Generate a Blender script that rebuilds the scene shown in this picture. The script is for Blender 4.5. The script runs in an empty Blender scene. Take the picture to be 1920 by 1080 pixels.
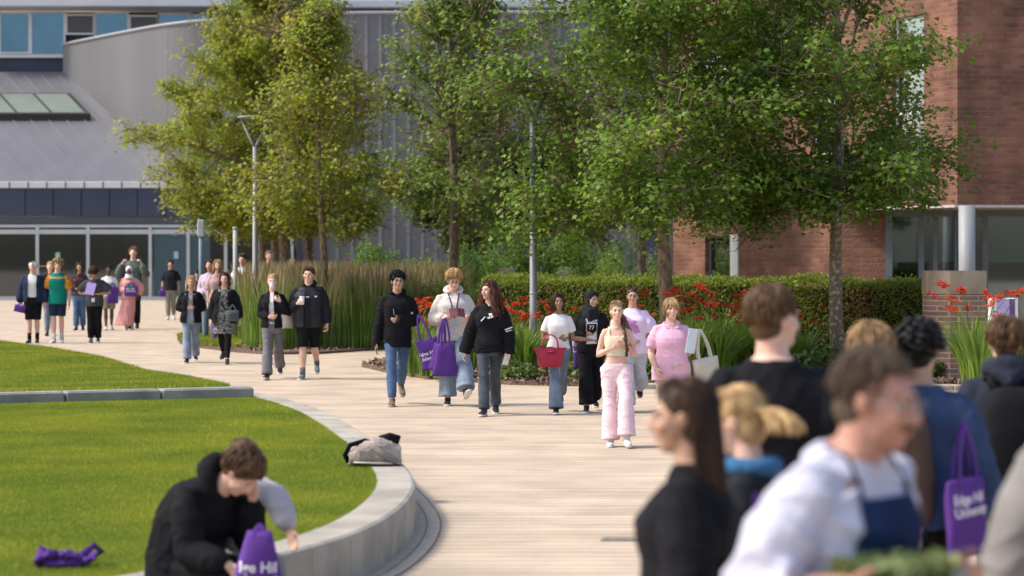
import bpy, bmesh, math, random
import numpy as np
from mathutils import Vector, Matrix, Quaternion, noise
from mathutils.bvhtree import BVHTree
R = math.radians
scene = bpy.context.scene
col = scene.collection
rnd = random.Random(7)

# ------------------------------------------------------------------ camera, sky, sun, exposure
F = 85 / 36 * 1920          # focal length in photo pixels
EYE = 2.0                   # camera height
HOR = 475.0                 # photo row of the horizon
cam_d = bpy.data.cameras.new('camera'); cam = bpy.data.objects.new('camera', cam_d); col.objects.link(cam)
cam.location = (0, 0, EYE); cam.rotation_euler = (R(90), 0, 0)
cam_d.lens = 85; cam_d.sensor_width = 36; cam_d.shift_y = -(540 - HOR) / 1920
cam_d.clip_start = 0.2; cam_d.clip_end = 3000
cam_d.dof.use_dof = True; cam_d.dof.focus_distance = 29.0; cam_d.dof.aperture_fstop = 2.3
scene.camera = cam
TO_SUN = Vector((-0.68, -0.05, 0.78)).normalized()
w = bpy.data.worlds.new('World'); scene.world = w; w.use_nodes = True
nt = w.node_tree; bg = nt.nodes['Background']
sky = nt.nodes.new('ShaderNodeTexSky'); sky.sky_type = 'NISHITA'; sky.sun_disc = False
sky.sun_elevation = math.asin(TO_SUN.z); sky.sun_rotation = math.atan2(TO_SUN.x, TO_SUN.y)
sky.air_density = 1.0; sky.dust_density = 3.0; sky.ozone_density = 1.0
nt.links.new(sky.outputs[0], bg.inputs[0]); bg.inputs[1].default_value = 0.15
sd = bpy.data.lights.new('sun', 'SUN'); sd.energy = 2.1; sd.angle = R(9); sd.color = (1, .93, .82)
so = bpy.data.objects.new('sun', sd); so.rotation_euler = TO_SUN.to_track_quat('Z', 'Y').to_euler(); so.location = (-10, 10, 20); col.objects.link(so)
scene.view_settings.view_transform = 'Standard'; scene.view_settings.look = 'None'
scene.view_settings.exposure = 0.80; scene.view_settings.gamma = 1
try: scene.cycles.max_bounces = 6; scene.cycles.transparent_max_bounces = 8
except Exception: pass

def G(px, py, z=0.0):
    """ground (height z) point seen at photo pixel px,py"""
    s = (py - HOR) / (EYE - z); return Vector(((px - 960) / s, F / s, z))
def W(px, py, s):
    """point at scale s (photo pixels per metre)"""
    return Vector(((px - 960) / s, F / s, EYE - (py - HOR) / s))

# ------------------------------------------------------------------ materials
MATS = {}
def mat(name, c=(.5,.5,.5), rough=.7, var=.0, vs=4.0, bump=0.0, bs=40.0, metal=0.0, c2=None, spec=.4, sheen=0.0, trans=0.0, coat=0.0, stretch=None, detail=4.0, contrast=(.35,.65)):
    if name in MATS: return MATS[name]
    m = bpy.data.materials.new(name); m.use_nodes = True; n = m.node_tree.nodes; l = m.node_tree.links
    b = n['Principled BSDF']; b.inputs['Roughness'].default_value = rough; b.inputs['Metallic'].default_value = metal
    b.inputs['Specular IOR Level'].default_value = spec
    if sheen: b.inputs['Sheen Weight'].default_value = sheen
    if coat: b.inputs['Coat Weight'].default_value = coat
    b.inputs['Base Color'].default_value = (*c, 1)
    tc = n.new('ShaderNodeTexCoord'); src = tc.outputs['Object']
    if stretch:
        mp = n.new('ShaderNodeMapping'); mp.inputs['Scale'].default_value = stretch; l.new(src, mp.inputs[0]); src = mp.outputs[0]
    if var or c2:
        if c2 is None: c2 = tuple(max(0, x * (1 - var)) for x in c)
        t = n.new('ShaderNodeTexNoise'); t.inputs['Scale'].default_value = vs; t.inputs['Detail'].default_value = detail; l.new(src, t.inputs['Vector'])
        r = n.new('ShaderNodeValToRGB'); r.color_ramp.elements[0].position = contrast[0]; r.color_ramp.elements[1].position = contrast[1]
        r.color_ramp.elements[0].color = (*c2, 1); r.color_ramp.elements[1].color = (*c, 1)
        l.new(t.outputs[0], r.inputs[0]); l.new(r.outputs[0], b.inputs['Base Color'])
        m['ramp'] = r.name
    if bump:
        t2 = n.new('ShaderNodeTexNoise'); t2.inputs['Scale'].default_value = bs; t2.inputs['Detail'].default_value = 3; l.new(src, t2.inputs['Vector'])
        bp = n.new('ShaderNodeBump'); bp.inputs['Strength'].default_value = bump; bp.inputs['Distance'].default_value = .02
        l.new(t2.outputs[0], bp.inputs['Height']); l.new(bp.outputs[0], b.inputs['Normal'])
    if trans:
        o = n['Material Output']; tr = n.new('ShaderNodeBsdfTranslucent'); mx = n.new('ShaderNodeMixShader'); mx.inputs[0].default_value = trans
        l.new(b.outputs[0], mx.inputs[1]); l.new(tr.outputs[0], mx.inputs[2]); l.new(mx.outputs[0], o.inputs[0])
        if var or c2: l.new(r.outputs[0], tr.inputs[0])
        else: tr.inputs[0].default_value = (*c, 1)
    MATS[name] = m; return m

def brick_mat(name, c1, c2, mortar, bw, bh, axes='xz', ms=.008, rough=.85, bump=.6, bias=0.0, stain=.35, frame=None, streak=0):
    if name in MATS: return MATS[name]
    m = bpy.data.materials.new(name); m.use_nodes = True; n = m.node_tree.nodes; l = m.node_tree.links
    b = n['Principled BSDF']; b.inputs['Roughness'].default_value = rough; b.inputs['Specular IOR Level'].default_value = .25
    tc = n.new('ShaderNodeTexCoord'); sp = n.new('ShaderNodeSeparateXYZ'); l.new(tc.outputs['Object'], sp.inputs[0])
    cb = n.new('ShaderNodeCombineXYZ')
    l.new(sp.outputs['XYZ'.index(axes[0].upper())], cb.inputs[0]); l.new(sp.outputs['XYZ'.index(axes[1].upper())], cb.inputs[1])
    wob = n.new('ShaderNodeTexNoise'); wob.inputs['Scale'].default_value = 3.5; l.new(tc.outputs['Object'], wob.inputs['Vector'])
    vm = n.new('ShaderNodeVectorMath'); vm.operation = 'MULTIPLY_ADD'; vm.inputs[1].default_value = (.03, .02, 0)
    sh_ = n.new('ShaderNodeVectorMath'); sh_.operation = 'ADD'; sh_.inputs[1].default_value = (20 if bw > 50 else 0, 0, 0); l.new(cb.outputs[0], sh_.inputs[0])
    l.new(wob.outputs['Color'], vm.inputs[0]); l.new(sh_.outputs[0], vm.inputs[2])
    br = n.new('ShaderNodeTexBrick'); l.new(vm.outputs[0], br.inputs['Vector'])
    br.inputs['Color1'].default_value = (*c1, 1); br.inputs['Color2'].default_value = (*c2, 1); br.inputs['Mortar'].default_value = (*mortar, 1)
    br.inputs['Scale'].default_value = 1; br.inputs['Mortar Size'].default_value = ms; br.inputs['Mortar Smooth'].default_value = .3
    br.inputs['Brick Width'].default_value = bw; br.inputs['Row Height'].default_value = bh; br.inputs['Bias'].default_value = bias
    nz = n.new('ShaderNodeTexNoise'); nz.inputs['Scale'].default_value = 1.3; nz.inputs['Detail'].default_value = 8; l.new(tc.outputs['Object'], nz.inputs['Vector'])
    rp = n.new('ShaderNodeValToRGB'); rp.color_ramp.elements[0].position = .3; rp.color_ramp.elements[1].position = .7
    rp.color_ramp.elements[0].color = (1 - stain, 1 - stain, 1 - stain, 1); rp.color_ramp.elements[1].color = (1.12, 1.1, 1.08, 1)
    l.new(nz.outputs[0], rp.inputs[0])
    mx = n.new('ShaderNodeMix'); mx.data_type = 'RGBA'; mx.blend_type = 'MULTIPLY'; mx.inputs[0].default_value = 1
    l.new(br.outputs['Color'], mx.inputs[6]); l.new(rp.outputs[0], mx.inputs[7]); l.new(mx.outputs[2], b.inputs['Base Color'])
    if streak:
        mp = n.new('ShaderNodeMapping'); mp.inputs['Scale'].default_value = (.5, 13, 1); l.new(tc.outputs['Object'], mp.inputs[0])
        n5 = n.new('ShaderNodeTexNoise'); n5.inputs['Scale'].default_value = 1.0; n5.inputs['Detail'].default_value = 5; n5.inputs['Roughness'].default_value = .6; l.new(mp.outputs[0], n5.inputs['Vector'])
        r5 = n.new('ShaderNodeValToRGB'); r5.color_ramp.elements[0].position = .30; r5.color_ramp.elements[1].position = .52; r5.color_ramp.elements[0].color = (1 - streak, 1 - streak * 1.1, 1 - streak * 1.2, 1); r5.color_ramp.elements[1].color = (1, 1, 1, 1); l.new(n5.outputs[0], r5.inputs[0])
        m5 = n.new('ShaderNodeMix'); m5.data_type = 'RGBA'; m5.blend_type = 'MULTIPLY'; m5.inputs[0].default_value = 1; l.new(mx.outputs[2], m5.inputs[6]); l.new(r5.outputs[0], m5.inputs[7]); l.new(m5.outputs[2], b.inputs['Base Color'])
    ad = n.new('ShaderNodeMath'); ad.operation = 'MULTIPLY_ADD'; ad.inputs[1].default_value = -1.0
    n3 = n.new('ShaderNodeTexNoise'); n3.inputs['Scale'].default_value = 18; l.new(tc.outputs['Object'], n3.inputs['Vector'])
    l.new(br.outputs['Fac'], ad.inputs[0]); l.new(n3.outputs[0], ad.inputs[2])
    bp = n.new('ShaderNodeBump'); bp.inputs['Strength'].default_value = bump; bp.inputs['Distance'].default_value = .02
    l.new(ad.outputs[0], bp.inputs['Height']); l.new(bp.outputs[0], b.inputs['Normal'])
    MATS[name] = m; return m

def glass_mat(name, tint, refl=.35, see=.5):
    if name in MATS: return MATS[name]
    m = bpy.data.materials.new(name); m.use_nodes = True; n = m.node_tree.nodes; l = m.node_tree.links
    o = n['Material Output']; n.remove(n['Principled BSDF'])
    t = n.new('ShaderNodeBsdfTransparent'); t.inputs[0].default_value = (*tint, 1)
    g = n.new('ShaderNodeBsdfGlossy'); g.inputs['Roughness'].default_value = .03; g.inputs[0].default_value = (.8, .87, .95, 1)
    fr = n.new('ShaderNodeFresnel'); fr.inputs[0].default_value = 1.5
    ad = n.new('ShaderNodeMath'); ad.operation = 'ADD'; ad.use_clamp = True; ad.inputs[1].default_value = refl; l.new(fr.outputs[0], ad.inputs[0])
    mx = n.new('ShaderNodeMixShader'); l.new(ad.outputs[0], mx.inputs[0]); l.new(t.outputs[0], mx.inputs[1]); l.new(g.outputs[0], mx.inputs[2]); l.new(mx.outputs[0], o.inputs[0])
    MATS[name] = m; return m

# ------------------------------------------------------------------ mesh collecting
def vec(p): return Vector(p)
class MB:
    def __init__(s): s.v = []; s.f = []
    def add(s, vs, fs):
        o = len(s.v); s.v.extend([tuple(p) for p in vs]); s.f.extend([tuple(i + o for i in f) for f in fs]); return s
    def rings(s, rs, cap=True):
        n = len(rs[0]); vs = [p for r in rs for p in r]; fs = []
        for i in range(len(rs) - 1):
            for j in range(n):
                a = i * n + j; b = i * n + (j + 1) % n; fs.append((a, b, b + n, a + n))
        if cap: fs.append(tuple(range(n))[::-1]); fs.append(tuple(range((len(rs) - 1) * n, len(rs) * n)))
        return s.add(vs, fs)
    def tube(s, pts, rad, n=8, ry=None, up=None, cap=True):
        """tube along pts; rad = radius list (across), ry = list of the other radius"""
        pts = [Vector(p) for p in pts]
        if not isinstance(rad, (list, tuple)): rad = [rad] * len(pts)
        if ry is None: ry = rad
        if not isinstance(ry, (list, tuple)): ry = [ry] * len(pts)
        rs = []; nrm = None
        for i, p in enumerate(pts):
            t = (pts[min(i + 1, len(pts) - 1)] - pts[max(i - 1, 0)])
            t = t.normalized() if t.length > 1e-9 else Vector((0, 0, 1))
            if nrm is None:
                u = Vector(up) if up is not None else (Vector((0, 1, 0)) if abs(t.y) < .9 else Vector((1, 0, 0)))
                nrm = (u - t * u.dot(t)).normalized()
            else:
                nrm = nrm - t * nrm.dot(t)
                nrm = nrm.normalized() if nrm.length > 1e-6 else t.orthogonal().normalized()
            b = t.cross(nrm)
            rs.append([p + b * (math.cos(2 * math.pi * k / n) * rad[i]) + nrm * (math.sin(2 * math.pi * k / n) * ry[i]) for k in range(n)])
        return s.rings(rs, cap)
    def ell(s, c, r, M=None, nu=14, nv=9):
        c = Vector(c); rs = []
        for i in range(1, nv):
            a = math.pi * i / nv; ring = []
            for j in range(nu):
                b = 2 * math.pi * j / nu
                p = Vector((r[0] * math.sin(a) * math.cos(b), r[1] * math.sin(a) * math.sin(b), -r[2] * math.cos(a)))
                ring.append(c + (M @ p if M is not None else p))
            rs.append(ring)
        return s.rings(rs)
    def box(s, c, h, M=None, bev=0.0):
        c = Vector(c); vs = []
        if bev <= 0:
            for x in (-1, 1):
                for y in (-1, 1):
                    for z in (-1, 1):
                        p = Vector((x * h[0], y * h[1], z * h[2])); vs.append(c + (M @ p if M is not None else p))
            return s.add(vs, [(0, 1, 3, 2), (4, 6, 7, 5), (0, 4, 5, 1), (2, 3, 7, 6), (0, 2, 6, 4), (1, 5, 7, 3)])
        rs = []
        for z, q in ((-h[2], bev), (-h[2] + bev, 0), (h[2] - bev, 0), (h[2], bev)):
            a, b = h[0] - q, h[1] - q; e = bev
            ring = [(a, -b + e), (a, b - e), (a - e, b), (-a + e, b), (-a, b - e), (-a, -b + e), (-a + e, -b), (a - e, -b)]
            rs.append([c + (M @ Vector((x, y, z)) if M is not None else Vector((x, y, z))) for x, y in ring])
        return s.rings(rs)
    def span(s, a, b, bev=0.0):
        a = Vector(a); b = Vector(b); return s.box((a + b) / 2, [abs(x) / 2 for x in (b - a)], None, bev)
    def prism(s, poly, z0, z1):
        n = len(poly); vs = [(x, y, z0) for x, y in poly] + [(x, y, z1) for x, y in poly]
        fs = [(i, (i + 1) % n, (i + 1) % n + n, i + n) for i in range(n)] + [tuple(range(n))[::-1], tuple(range(n, 2 * n))]
        return s.add(vs, fs)
    def mesh(s, name):
        me = bpy.data.meshes.new(name); me.from_pydata(s.v, [], s.f); me.update(); return me
    def build(s, name, m, parent=None, smooth=False, recalc=True):
        me = s.mesh(name)
        if recalc:
            bm = bmesh.new(); bm.from_mesh(me); bmesh.ops.recalc_face_normals(bm, faces=bm.faces); bm.to_mesh(me); bm.free()
        return link(name, me, m, parent, smooth)

def link(name, me, m, parent=None, smooth=False):
    o = bpy.data.objects.new(name, me); col.objects.link(o)
    if m is not None: me.materials.clear(); me.materials.append(m)
    if parent is not None: o.parent = parent
    if smooth: me.polygons.foreach_set('use_smooth', [True] * len(me.polygons))
    return o
def tag(o, label=None, cat=None, group=None, kind=None):
    if label: o['label'] = label
    if cat: o['category'] = cat
    if group: o['group'] = group
    if kind: o['kind'] = kind
    return o
def empty(name, loc, rz=0, label=None, cat=None, group=None):
    o = bpy.data.objects.new(name, None); col.objects.link(o); o.location = loc; o.rotation_euler = (0, 0, rz)
    o.empty_display_size = .2; return tag(o, label, cat, group)
def copy_tree(o, parent=None):
    c = o.copy(); col.objects.link(c); c.parent = parent
    for ch in list(o.children): copy_tree(ch, c)
    return c
def solid(mb, name, m, parent, voxel=.01, it=4, fold=0.0, fs=(6, 6, 3), seed=0, cut=None, smooth=True):
    """fuse overlapping closed shapes into one continuous skin"""
    me = mb.mesh(name); o = link(name, me, None)
    md = o.modifiers.new('r', 'REMESH'); md.mode = 'VOXEL'; md.voxel_size = voxel
    if it:
        ms = o.modifiers.new('s', 'SMOOTH'); ms.factor = .5; ms.iterations = it
    dg = bpy.context.evaluated_depsgraph_get(); dg.update()
    me2 = bpy.data.meshes.new_from_object(o.evaluated_get(dg)); me2.name = name
    bpy.data.objects.remove(o); bpy.data.meshes.remove(me)
    if fold:
        n = len(me2.vertices); co = np.empty(n * 3, 'f'); me2.vertices.foreach_get('co', co); co = co.reshape(-1, 3)
        nr = np.empty(n * 3, 'f'); me2.vertex_normals.foreach_get('vector', nr); nr = nr.reshape(-1, 3)
        of = seed * 7.31; d = np.empty(n, 'f'); N = noise.noise
        for i in range(n):
            x, y, z = co[i]
            a = N((x * fs[0] + of, y * fs[1], z * fs[2]))
            b = N((x * fs[0] * 1.1 + z * 3 + of, y * fs[1] * 1.1, z * fs[2] * 1.5 + (x + y) * 4 + a))
            d[i] = (.5 - min(1, abs(b) * 4.0)) * .55 + a * .5
        co = co + nr * (d * fold)[:, None]
        me2.vertices.foreach_set('co', co.astype('f').ravel()); me2.update()
    if cut:
        bm = bmesh.new(); bm.from_mesh(me2)
        bmesh.ops.delete(bm, geom=[f for f in bm.faces if cut(f.calc_center_median())], context='FACES'); bm.to_mesh(me2); bm.free()
    return link(name, me2, m, parent, smooth)
def npmesh(name, V, Fc, m, parent=None):
    """V (n,3) float, Fc (m,k) int"""
    me = bpy.data.meshes.new(name); V = np.asarray(V, 'f'); Fc = np.asarray(Fc, 'i'); k = Fc.shape[1]
    me.vertices.add(len(V)); me.vertices.foreach_set('co', V.ravel())
    me.loops.add(Fc.size); me.loops.foreach_set('vertex_index', Fc.ravel())
    me.polygons.add(len(Fc)); me.polygons.foreach_set('loop_start', np.arange(0, Fc.size, k, dtype='i'))
    me.update(calc_edges=True); return link(name, me, m, parent)
# ------------------------------------------------------------------ ground and paving
pave = brick_mat('paving', (.56,.455,.345), (.50,.40,.30), (.31,.235,.175), 80, .21, 'xy', .012, .85, .3, stain=.2, streak=.27)
mb = MB(); mb.add([(-400, -60, 0), (400, -60, 0), (400, 700, 0), (-400, 700, 0)], [(0, 1, 2, 3)])
tag(mb.build('ground', pave, recalc=False), kind='structure')
concrete = mat('concrete', (.43,.385,.32), .85, .34, 2.2, .3, 60)
concrete_dk = mat('kerb_concrete', (.30,.29,.27), .9, .35, 2.5, .4, 60)
lawn_m = mat('lawn_ground', (.19,.22,.02), .9, vs=7, c2=(.12,.16,.015), bump=.6, bs=60)
blade_m = mat('grass_blades', (.33,.35,.035), .6, vs=.8, c2=(.20,.26,.026), trans=.35, detail=8, contrast=(.38,.62), spec=.2)

def spline(pts, n):
    out = []; P = [Vector(p) for p in pts]; P = [P[0] * 2 - P[1]] + P + [P[-1] * 2 - P[-2]]
    for i in range(1, len(P) - 2):
        for k in range(n):
            t = k / n; a, b, c, d = P[i - 1:i + 3]
            out.append(.5 * ((2 * b) + (c - a) * t + (2 * a - 5 * b + 4 * c - d) * t * t + (3 * b - a - 3 * c + d) * t ** 3))
    out.append(P[-2]); return out
def offset(path, d):
    out = []
    for i, p in enumerate(path):
        t = (path[min(i + 1, len(path) - 1)] - path[max(i - 1, 0)]); t.z = 0; t.normalize()
        out.append(p + Vector((t.y, -t.x, 0)) * d)
    return out
KZ = .30
# outer top edge of the curved low wall, far end -> right -> near left
edge = spline([(-4.3,31.6,0), (-3.13,29.6,0), (-2.13,26.6,0), (-1.30,22.4,0), (-.82,19.2,0), (-.70,17.2,0), (-.86,15.2,0), (-1.27,13.75,0), (-1.95,12.4,0), (-3.0,11.2,0), (-4.6,10.2,0), (-7.5,9.3,0), (-12,9.0,0)], 14)
KW = .29
prof = [(0.0,-.05), (0.0,KZ-.035), (-.012,KZ-.012), (-.035,KZ), (-KW,KZ), (-KW,-.05)]
# stone segments ~0.9 m with open joints, one low wall
mb = MB(); joints = MB(); acc = 0; seg = []
for i in range(len(edge)):
    if i: acc += (edge[i] - edge[i-1]).length
    seg.append(edge[i])
    if acc > .62 or i == len(edge) - 1:
        if len(seg) > 1:
            q = list(seg); 
            # shrink ends by a joint
            d0 = (q[1] - q[0]).normalized() * .004; d1 = (q[-1] - q[-2]).normalized() * .004
            q[0] = q[0] + d0; q[-1] = q[-1] - d1
            rs = [[Vector((0,0,0))] * 6 for _ in q]
            offs = [offset(q, -x) for x, z in prof]
            for r_i in range(len(q)):
                rs[r_i] = [Vector((offs[k][r_i].x, offs[k][r_i].y, prof[k][1])) for k in range(6)]
            mb.rings(rs)
        seg = [edge[i]]; acc = 0
wall = mb.build('curved_seat_wall', concrete)
tag(wall, 'long curved low pale concrete wall holding the near lawn above the paving', 'low wall')
# dark filler inside joints
mb = MB(); ins = offset(edge, .012); ins2 = offset(edge, KW - .012)
# paving rings beside the wall
for dd, nm, ww in ((.075, 'a', .010), (.175, 'b', .012)):
    a = offset(edge, -dd); b = offset(edge, -dd - ww)
    vs = [(p.x, p.y, .006) for p in a] + [(p.x, p.y, .006) for p in b]; n = len(a)
    mb.add(vs, [(i, i + 1, i + 1 + n, i + n) for i in range(n - 1)])
tag(mb.build('paving_joint', mat('joint', (.20,.155,.12), .9)), kind='structure')
mb = MB(); a = offset(edge, 0.01); b = offset(edge, -.175); n = len(a)
mb.add([(p.x, p.y, .004) for p in a] + [(p.x, p.y, .004) for p in b], [(i, i + 1, i + 1 + n, i + n) for i in range(n - 1)])
tag(mb.build('paving_band', mat('paving_band_m', (.52,.42,.31), .85, .2, 9, .3, 30)), kind='structure')
# drain cover in the paving
mb = MB(); c = G(1160, 1012); mb.box((c.x, c.y, .005), (.13, .09, .004))
for k in range(6): mb.box((c.x, c.y - .07 + k * .028, .0105), (.11, .008, .003))
tag(mb.build('drain_cover', mat('iron', (.38,.33,.28), .6, .3, 20)), 'small grey metal drain cover set in the paving near the women in black', 'drain cover')

def lawn(name, outline_xyz, label):
    bm = bmesh.new(); vs = [bm.verts.new(p) for p in outline_xyz]; f = bm.faces.new(vs)
    bmesh.ops.triangulate(bm, faces=[f]); me = bpy.data.meshes.new(name); bm.to_mesh(me); bm.free()
    o = link(name, me, lawn_m); tag(o, kind='structure'); return o
def inside(poly, x, y):
    c = np.zeros(len(x), bool); n = len(poly)
    for i in range(n):
        x1, y1 = poly[i][0], poly[i][1]; x2, y2 = poly[(i+1) % n][0], poly[(i+1) % n][1]
        cond = ((y1 > y) != (y2 > y)); xi = (x2 - x1) * (y - y1) / ((y2 - y1) or 1e-9) + x1; c ^= cond & (x < xi)
    return c
def blades(name, poly, zf, n, hgt, wid, m, seed=1, view=True, lean=.5):
    rg = np.random.default_rng(seed); P = np.array([(p[0], p[1]) for p in poly]); lo = P.min(0); hi = P.max(0)
    X = []; Y = []; tot = 0
    while tot < n:
        x = rg.uniform(lo[0], hi[0], n); y = rg.uniform(lo[1], hi[1], n)
        k = inside(poly, x, y)
        if view: k &= np.abs(x) < y * .235
        X.append(x[k]); Y.append(y[k]); tot += k.sum()
    x = np.concatenate(X)[:n]; y = np.concatenate(Y)[:n]; z = zf(x, y)
    a = rg.uniform(0, 2 * np.pi, n); h = hgt * rg.uniform(.5, 1.2, n); w = wid * rg.uniform(.6, 1.3, n)
    lx = rg.normal(0, lean, n) * h; ly = rg.normal(0, lean, n) * h
    V = np.zeros((n, 3, 3)); V[:, 0] = np.stack([x - np.cos(a) * w, y - np.sin(a) * w, z - .004], 1); V[:, 1] = np.stack([x + np.cos(a) * w, y + np.sin(a) * w, z - .004], 1)
    V[:, 2] = np.stack([x + lx, y + ly, z + h], 1)
    return tag(npmesh(name, V.reshape(-1, 3), np.arange(3 * n).reshape(-1, 3), m), 'short mown green grass of the lawn', 'grass', kind='stuff')
# near lawn, inside the curved wall
inn = offset(edge, KW)
farl = [G(470, 741, KZ), G(430, 743.5, KZ), G(0, 757, KZ), G(-200, 763, KZ)]
i0 = next(i for i, p in enumerate(inn) if p.y < farl[0].y)
poly1 = [(p.x, p.y, KZ - .01) for p in inn[i0:]] + [(-16, 9.5, KZ - .01), (-16, 27, KZ - .01)] + [(p.x, p.y, KZ - .01) for p in reversed(farl)]
lawn('lawn', poly1, '')
g1 = blades('lawn_grass', poly1, lambda x, y: np.full(len(x), KZ - .01), 400000, .022, .0034, blade_m, 3); g1['label'] = 'short mown bright green grass inside the curved low wall'
# second lawn behind the straight kerb, sloping down to the path
KB = .42
k0 = G(-260, 741, KB); k1 = G(471, 724, KB)
def z2(x, y):
    # height falls away from the kerb line
    d = (np.asarray(y) - (k0.y + (k1.y - k0.y) * (np.asarray(x) - k0.x) / (k1.x - k0.x)))
    return np.clip(KB - .01 - d * .030, .015, KB - .01)
o2 = [G(425, 719.5, KB - .02)]
for px, py, z in ((400, 713, .36), (340, 700, .22), (270, 684, .10), (190, 668, .03), (100, 653, .02), (0, 640, .02), (-150, 628, .02), (-400, 618, .02)): o2.append(G(px, py, z))
ed2 = [(p.x, p.y) for p in o2]
poly2 = [(k0.x, k0.y + .02)] + [(k1.x - .25, k1.y + .05)] + ed2
# gridded surface
bm = bmesh.new(); gx = np.linspace(-16, -2.5, 70); gy = np.linspace(26, 70, 110); idx = {}
for yi in range(len(gy) - 1):
    for xi in range(len(gx) - 1):
        cx = (gx[xi] + gx[xi+1]) / 2; cy = (gy[yi] + gy[yi+1]) / 2
bm.free()
bm = bmesh.new(); vs = [bm.verts.new((x, y, 0)) for x, y in poly2]; f = bm.faces.new(vs); 
bmesh.ops.triangulate(bm, faces=[f])
for _ in range(4): bmesh.ops.subdivide_edges(bm, edges=[e for e in bm.edges if e.calc_length() > .8], cuts=1, use_grid_fill=True)
bmesh.ops.triangulate(bm, faces=bm.faces)
for v in bm.verts: v.co.z = float(z2(v.co.x, v.co.y))
# skirt
be = [e for e in bm.edges if e.is_boundary]; r = bmesh.ops.extrude_edge_only(bm, edges=be)
for v in [g for g in r['geom'] if isinstance(g, bmesh.types.BMVert)]: v.co.z = -.02
me = bpy.data.meshes.new('lawn'); bm.to_mesh(me); bm.free(); tag(link('lawn', me, lawn_m), kind='structure')
g2 = blades('lawn_grass', poly2, z2, 150000, .05, .008, blade_m, 5); g2['label'] = 'short mown green grass sloping behind the straight kerb'
# straight kerb of long stones
d = (k1 - k0); L = d.length; d.normalize(); ang = math.atan2(d.y, d.x); Mz = Matrix.Rotation(ang, 3, 'Z')
mb = MB(); n = int(L / .92); st = L / n
for i in range(n):
    c = k1 - d * (st * (i + .5)); c.z = KB / 2 - .01; mb.box(c + Vector((0, 0, 0)), (st / 2 - .008, .14, KB / 2 + .005), Mz, .02)
kb = mb.build('straight_kerb', concrete_dk); tag(kb, 'straight dark grey concrete kerb of jointed stones between the two lawns', 'kerb')

# ------------------------------------------------------------------ planting beds
mulch = mat('mulch', (.20,.13,.09), .95, vs=26, c2=(.05,.032,.025), bump=1.0, bs=40, contrast=(.4,.6))
def bed(name, pxs, h=.05, rag=True):
    pts = [G(*p) for p in pxs]; bm = bmesh.new(); vs = [bm.verts.new((p.x, p.y, h)) for p in pts]; f = bm.faces.new(vs)
    bmesh.ops.recalc_face_normals(bm, faces=[f])
    r = bmesh.ops.extrude_edge_only(bm, edges=list(bm.edges))
    for v in [g for g in r['geom'] if isinstance(g, bmesh.types.BMVert)]: v.co.z = -.01
    bmesh.ops.triangulate(bm, faces=bm.faces)
    me = bpy.data.meshes.new(name); bm.to_mesh(me); bm.free(); o = link(name, me, mulch); tag(o, kind='structure'); return pts
B1 = [(332,636), (338,645), (370,652), (430,660), (500,665), (600,664), (700,657), (800,648), (960,634), (1100,600), (1100,545), (600,545), (440,600), (400,618), (350,629)]
B2 = [(678,688), (720,698), (780,708), (860,716), (960,722), (1100,725), (1300,726), (1500,726), (1990,726), (1990,634), (1000,634), (860,650), (760,668)]
bed1 = bed('soil_bed', B1); bed2 = bed('soil_bed', B2, .06)
def chips(name, pts, n, seed, m, near):
    rg = np.random.default_rng(seed); poly = [(p.x, p.y) for p in pts]; P = np.array(poly); lo = P.min(0); hi = P.max(0)
    x = rg.uniform(lo[0], hi[0], n * 8); y = lo[1] + (hi[1] - lo[1]) * rg.uniform(0, 1, n * 8) ** 2.2
    k = inside(poly, x, y) & (np.abs(x) < y * .23); x = x[k][:n]; y = y[k][:n]; n = len(x)
    V = []; A = rg.normal(0, 1, (n, 2, 3)); c = np.stack([x, y, np.full(n, .075) + rg.uniform(-.01, .02, n)], 1)
    u = A[:, 0] / np.linalg.norm(A[:, 0], axis=1)[:, None] * rg.uniform(.015, .045, n)[:, None]; v = np.cross(u, A[:, 1]); v = v / np.linalg.norm(v, axis=1)[:, None] * rg.uniform(.01, .02, n)[:, None]
    V = np.stack([c - u - v, c + u - v, c + u + v, c - u + v], 1).reshape(-1, 3)
    o = npmesh(name, V, np.arange(4 * n).reshape(-1, 4), m); return tag(o, 'loose brown bark chips covering the planting beds', 'bark chips', kind='stuff')
chip_m = mat('bark', (.30,.20,.14), .9, vs=9, c2=(.07,.045,.035), contrast=(.42,.58))
chips('bark_chips', bed2, 16000, 4, chip_m, 36)
chips('bark_chips', bed1, 5000, 9, chip_m, 47)
# pale edging stones in front of the right bed
mb = MB(); a = G(1170, 727.5); b = G(1990, 731)
n = 12
for i in range(n):
    p = a.lerp(b, (i + .5) / n); mb.box((p.x, p.y - .05, .03), ((b.x - a.x) / n / 2 - .006, .20, .04), None, .008)
tag(mb.build('edging_kerb', concrete), 'pale flat edging stones along the front of the planting bed', 'kerb')
# small green tip of turf at the far bed
tp = [G(*p) for p in ((333,635.5), (342,646), (372,652), (440,655), (470,640), (440,622), (380,620))]
o = lawn('lawn', [(p.x, p.y, .06) for p in tp], '')
g3 = blades('lawn_grass', [(p.x, p.y) for p in tp], lambda x, y: np.full(len(x), .06), 14000, .09, .014, blade_m, 6); g3['label'] = 'tuft of short green grass at the tip of the far bed'
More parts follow.
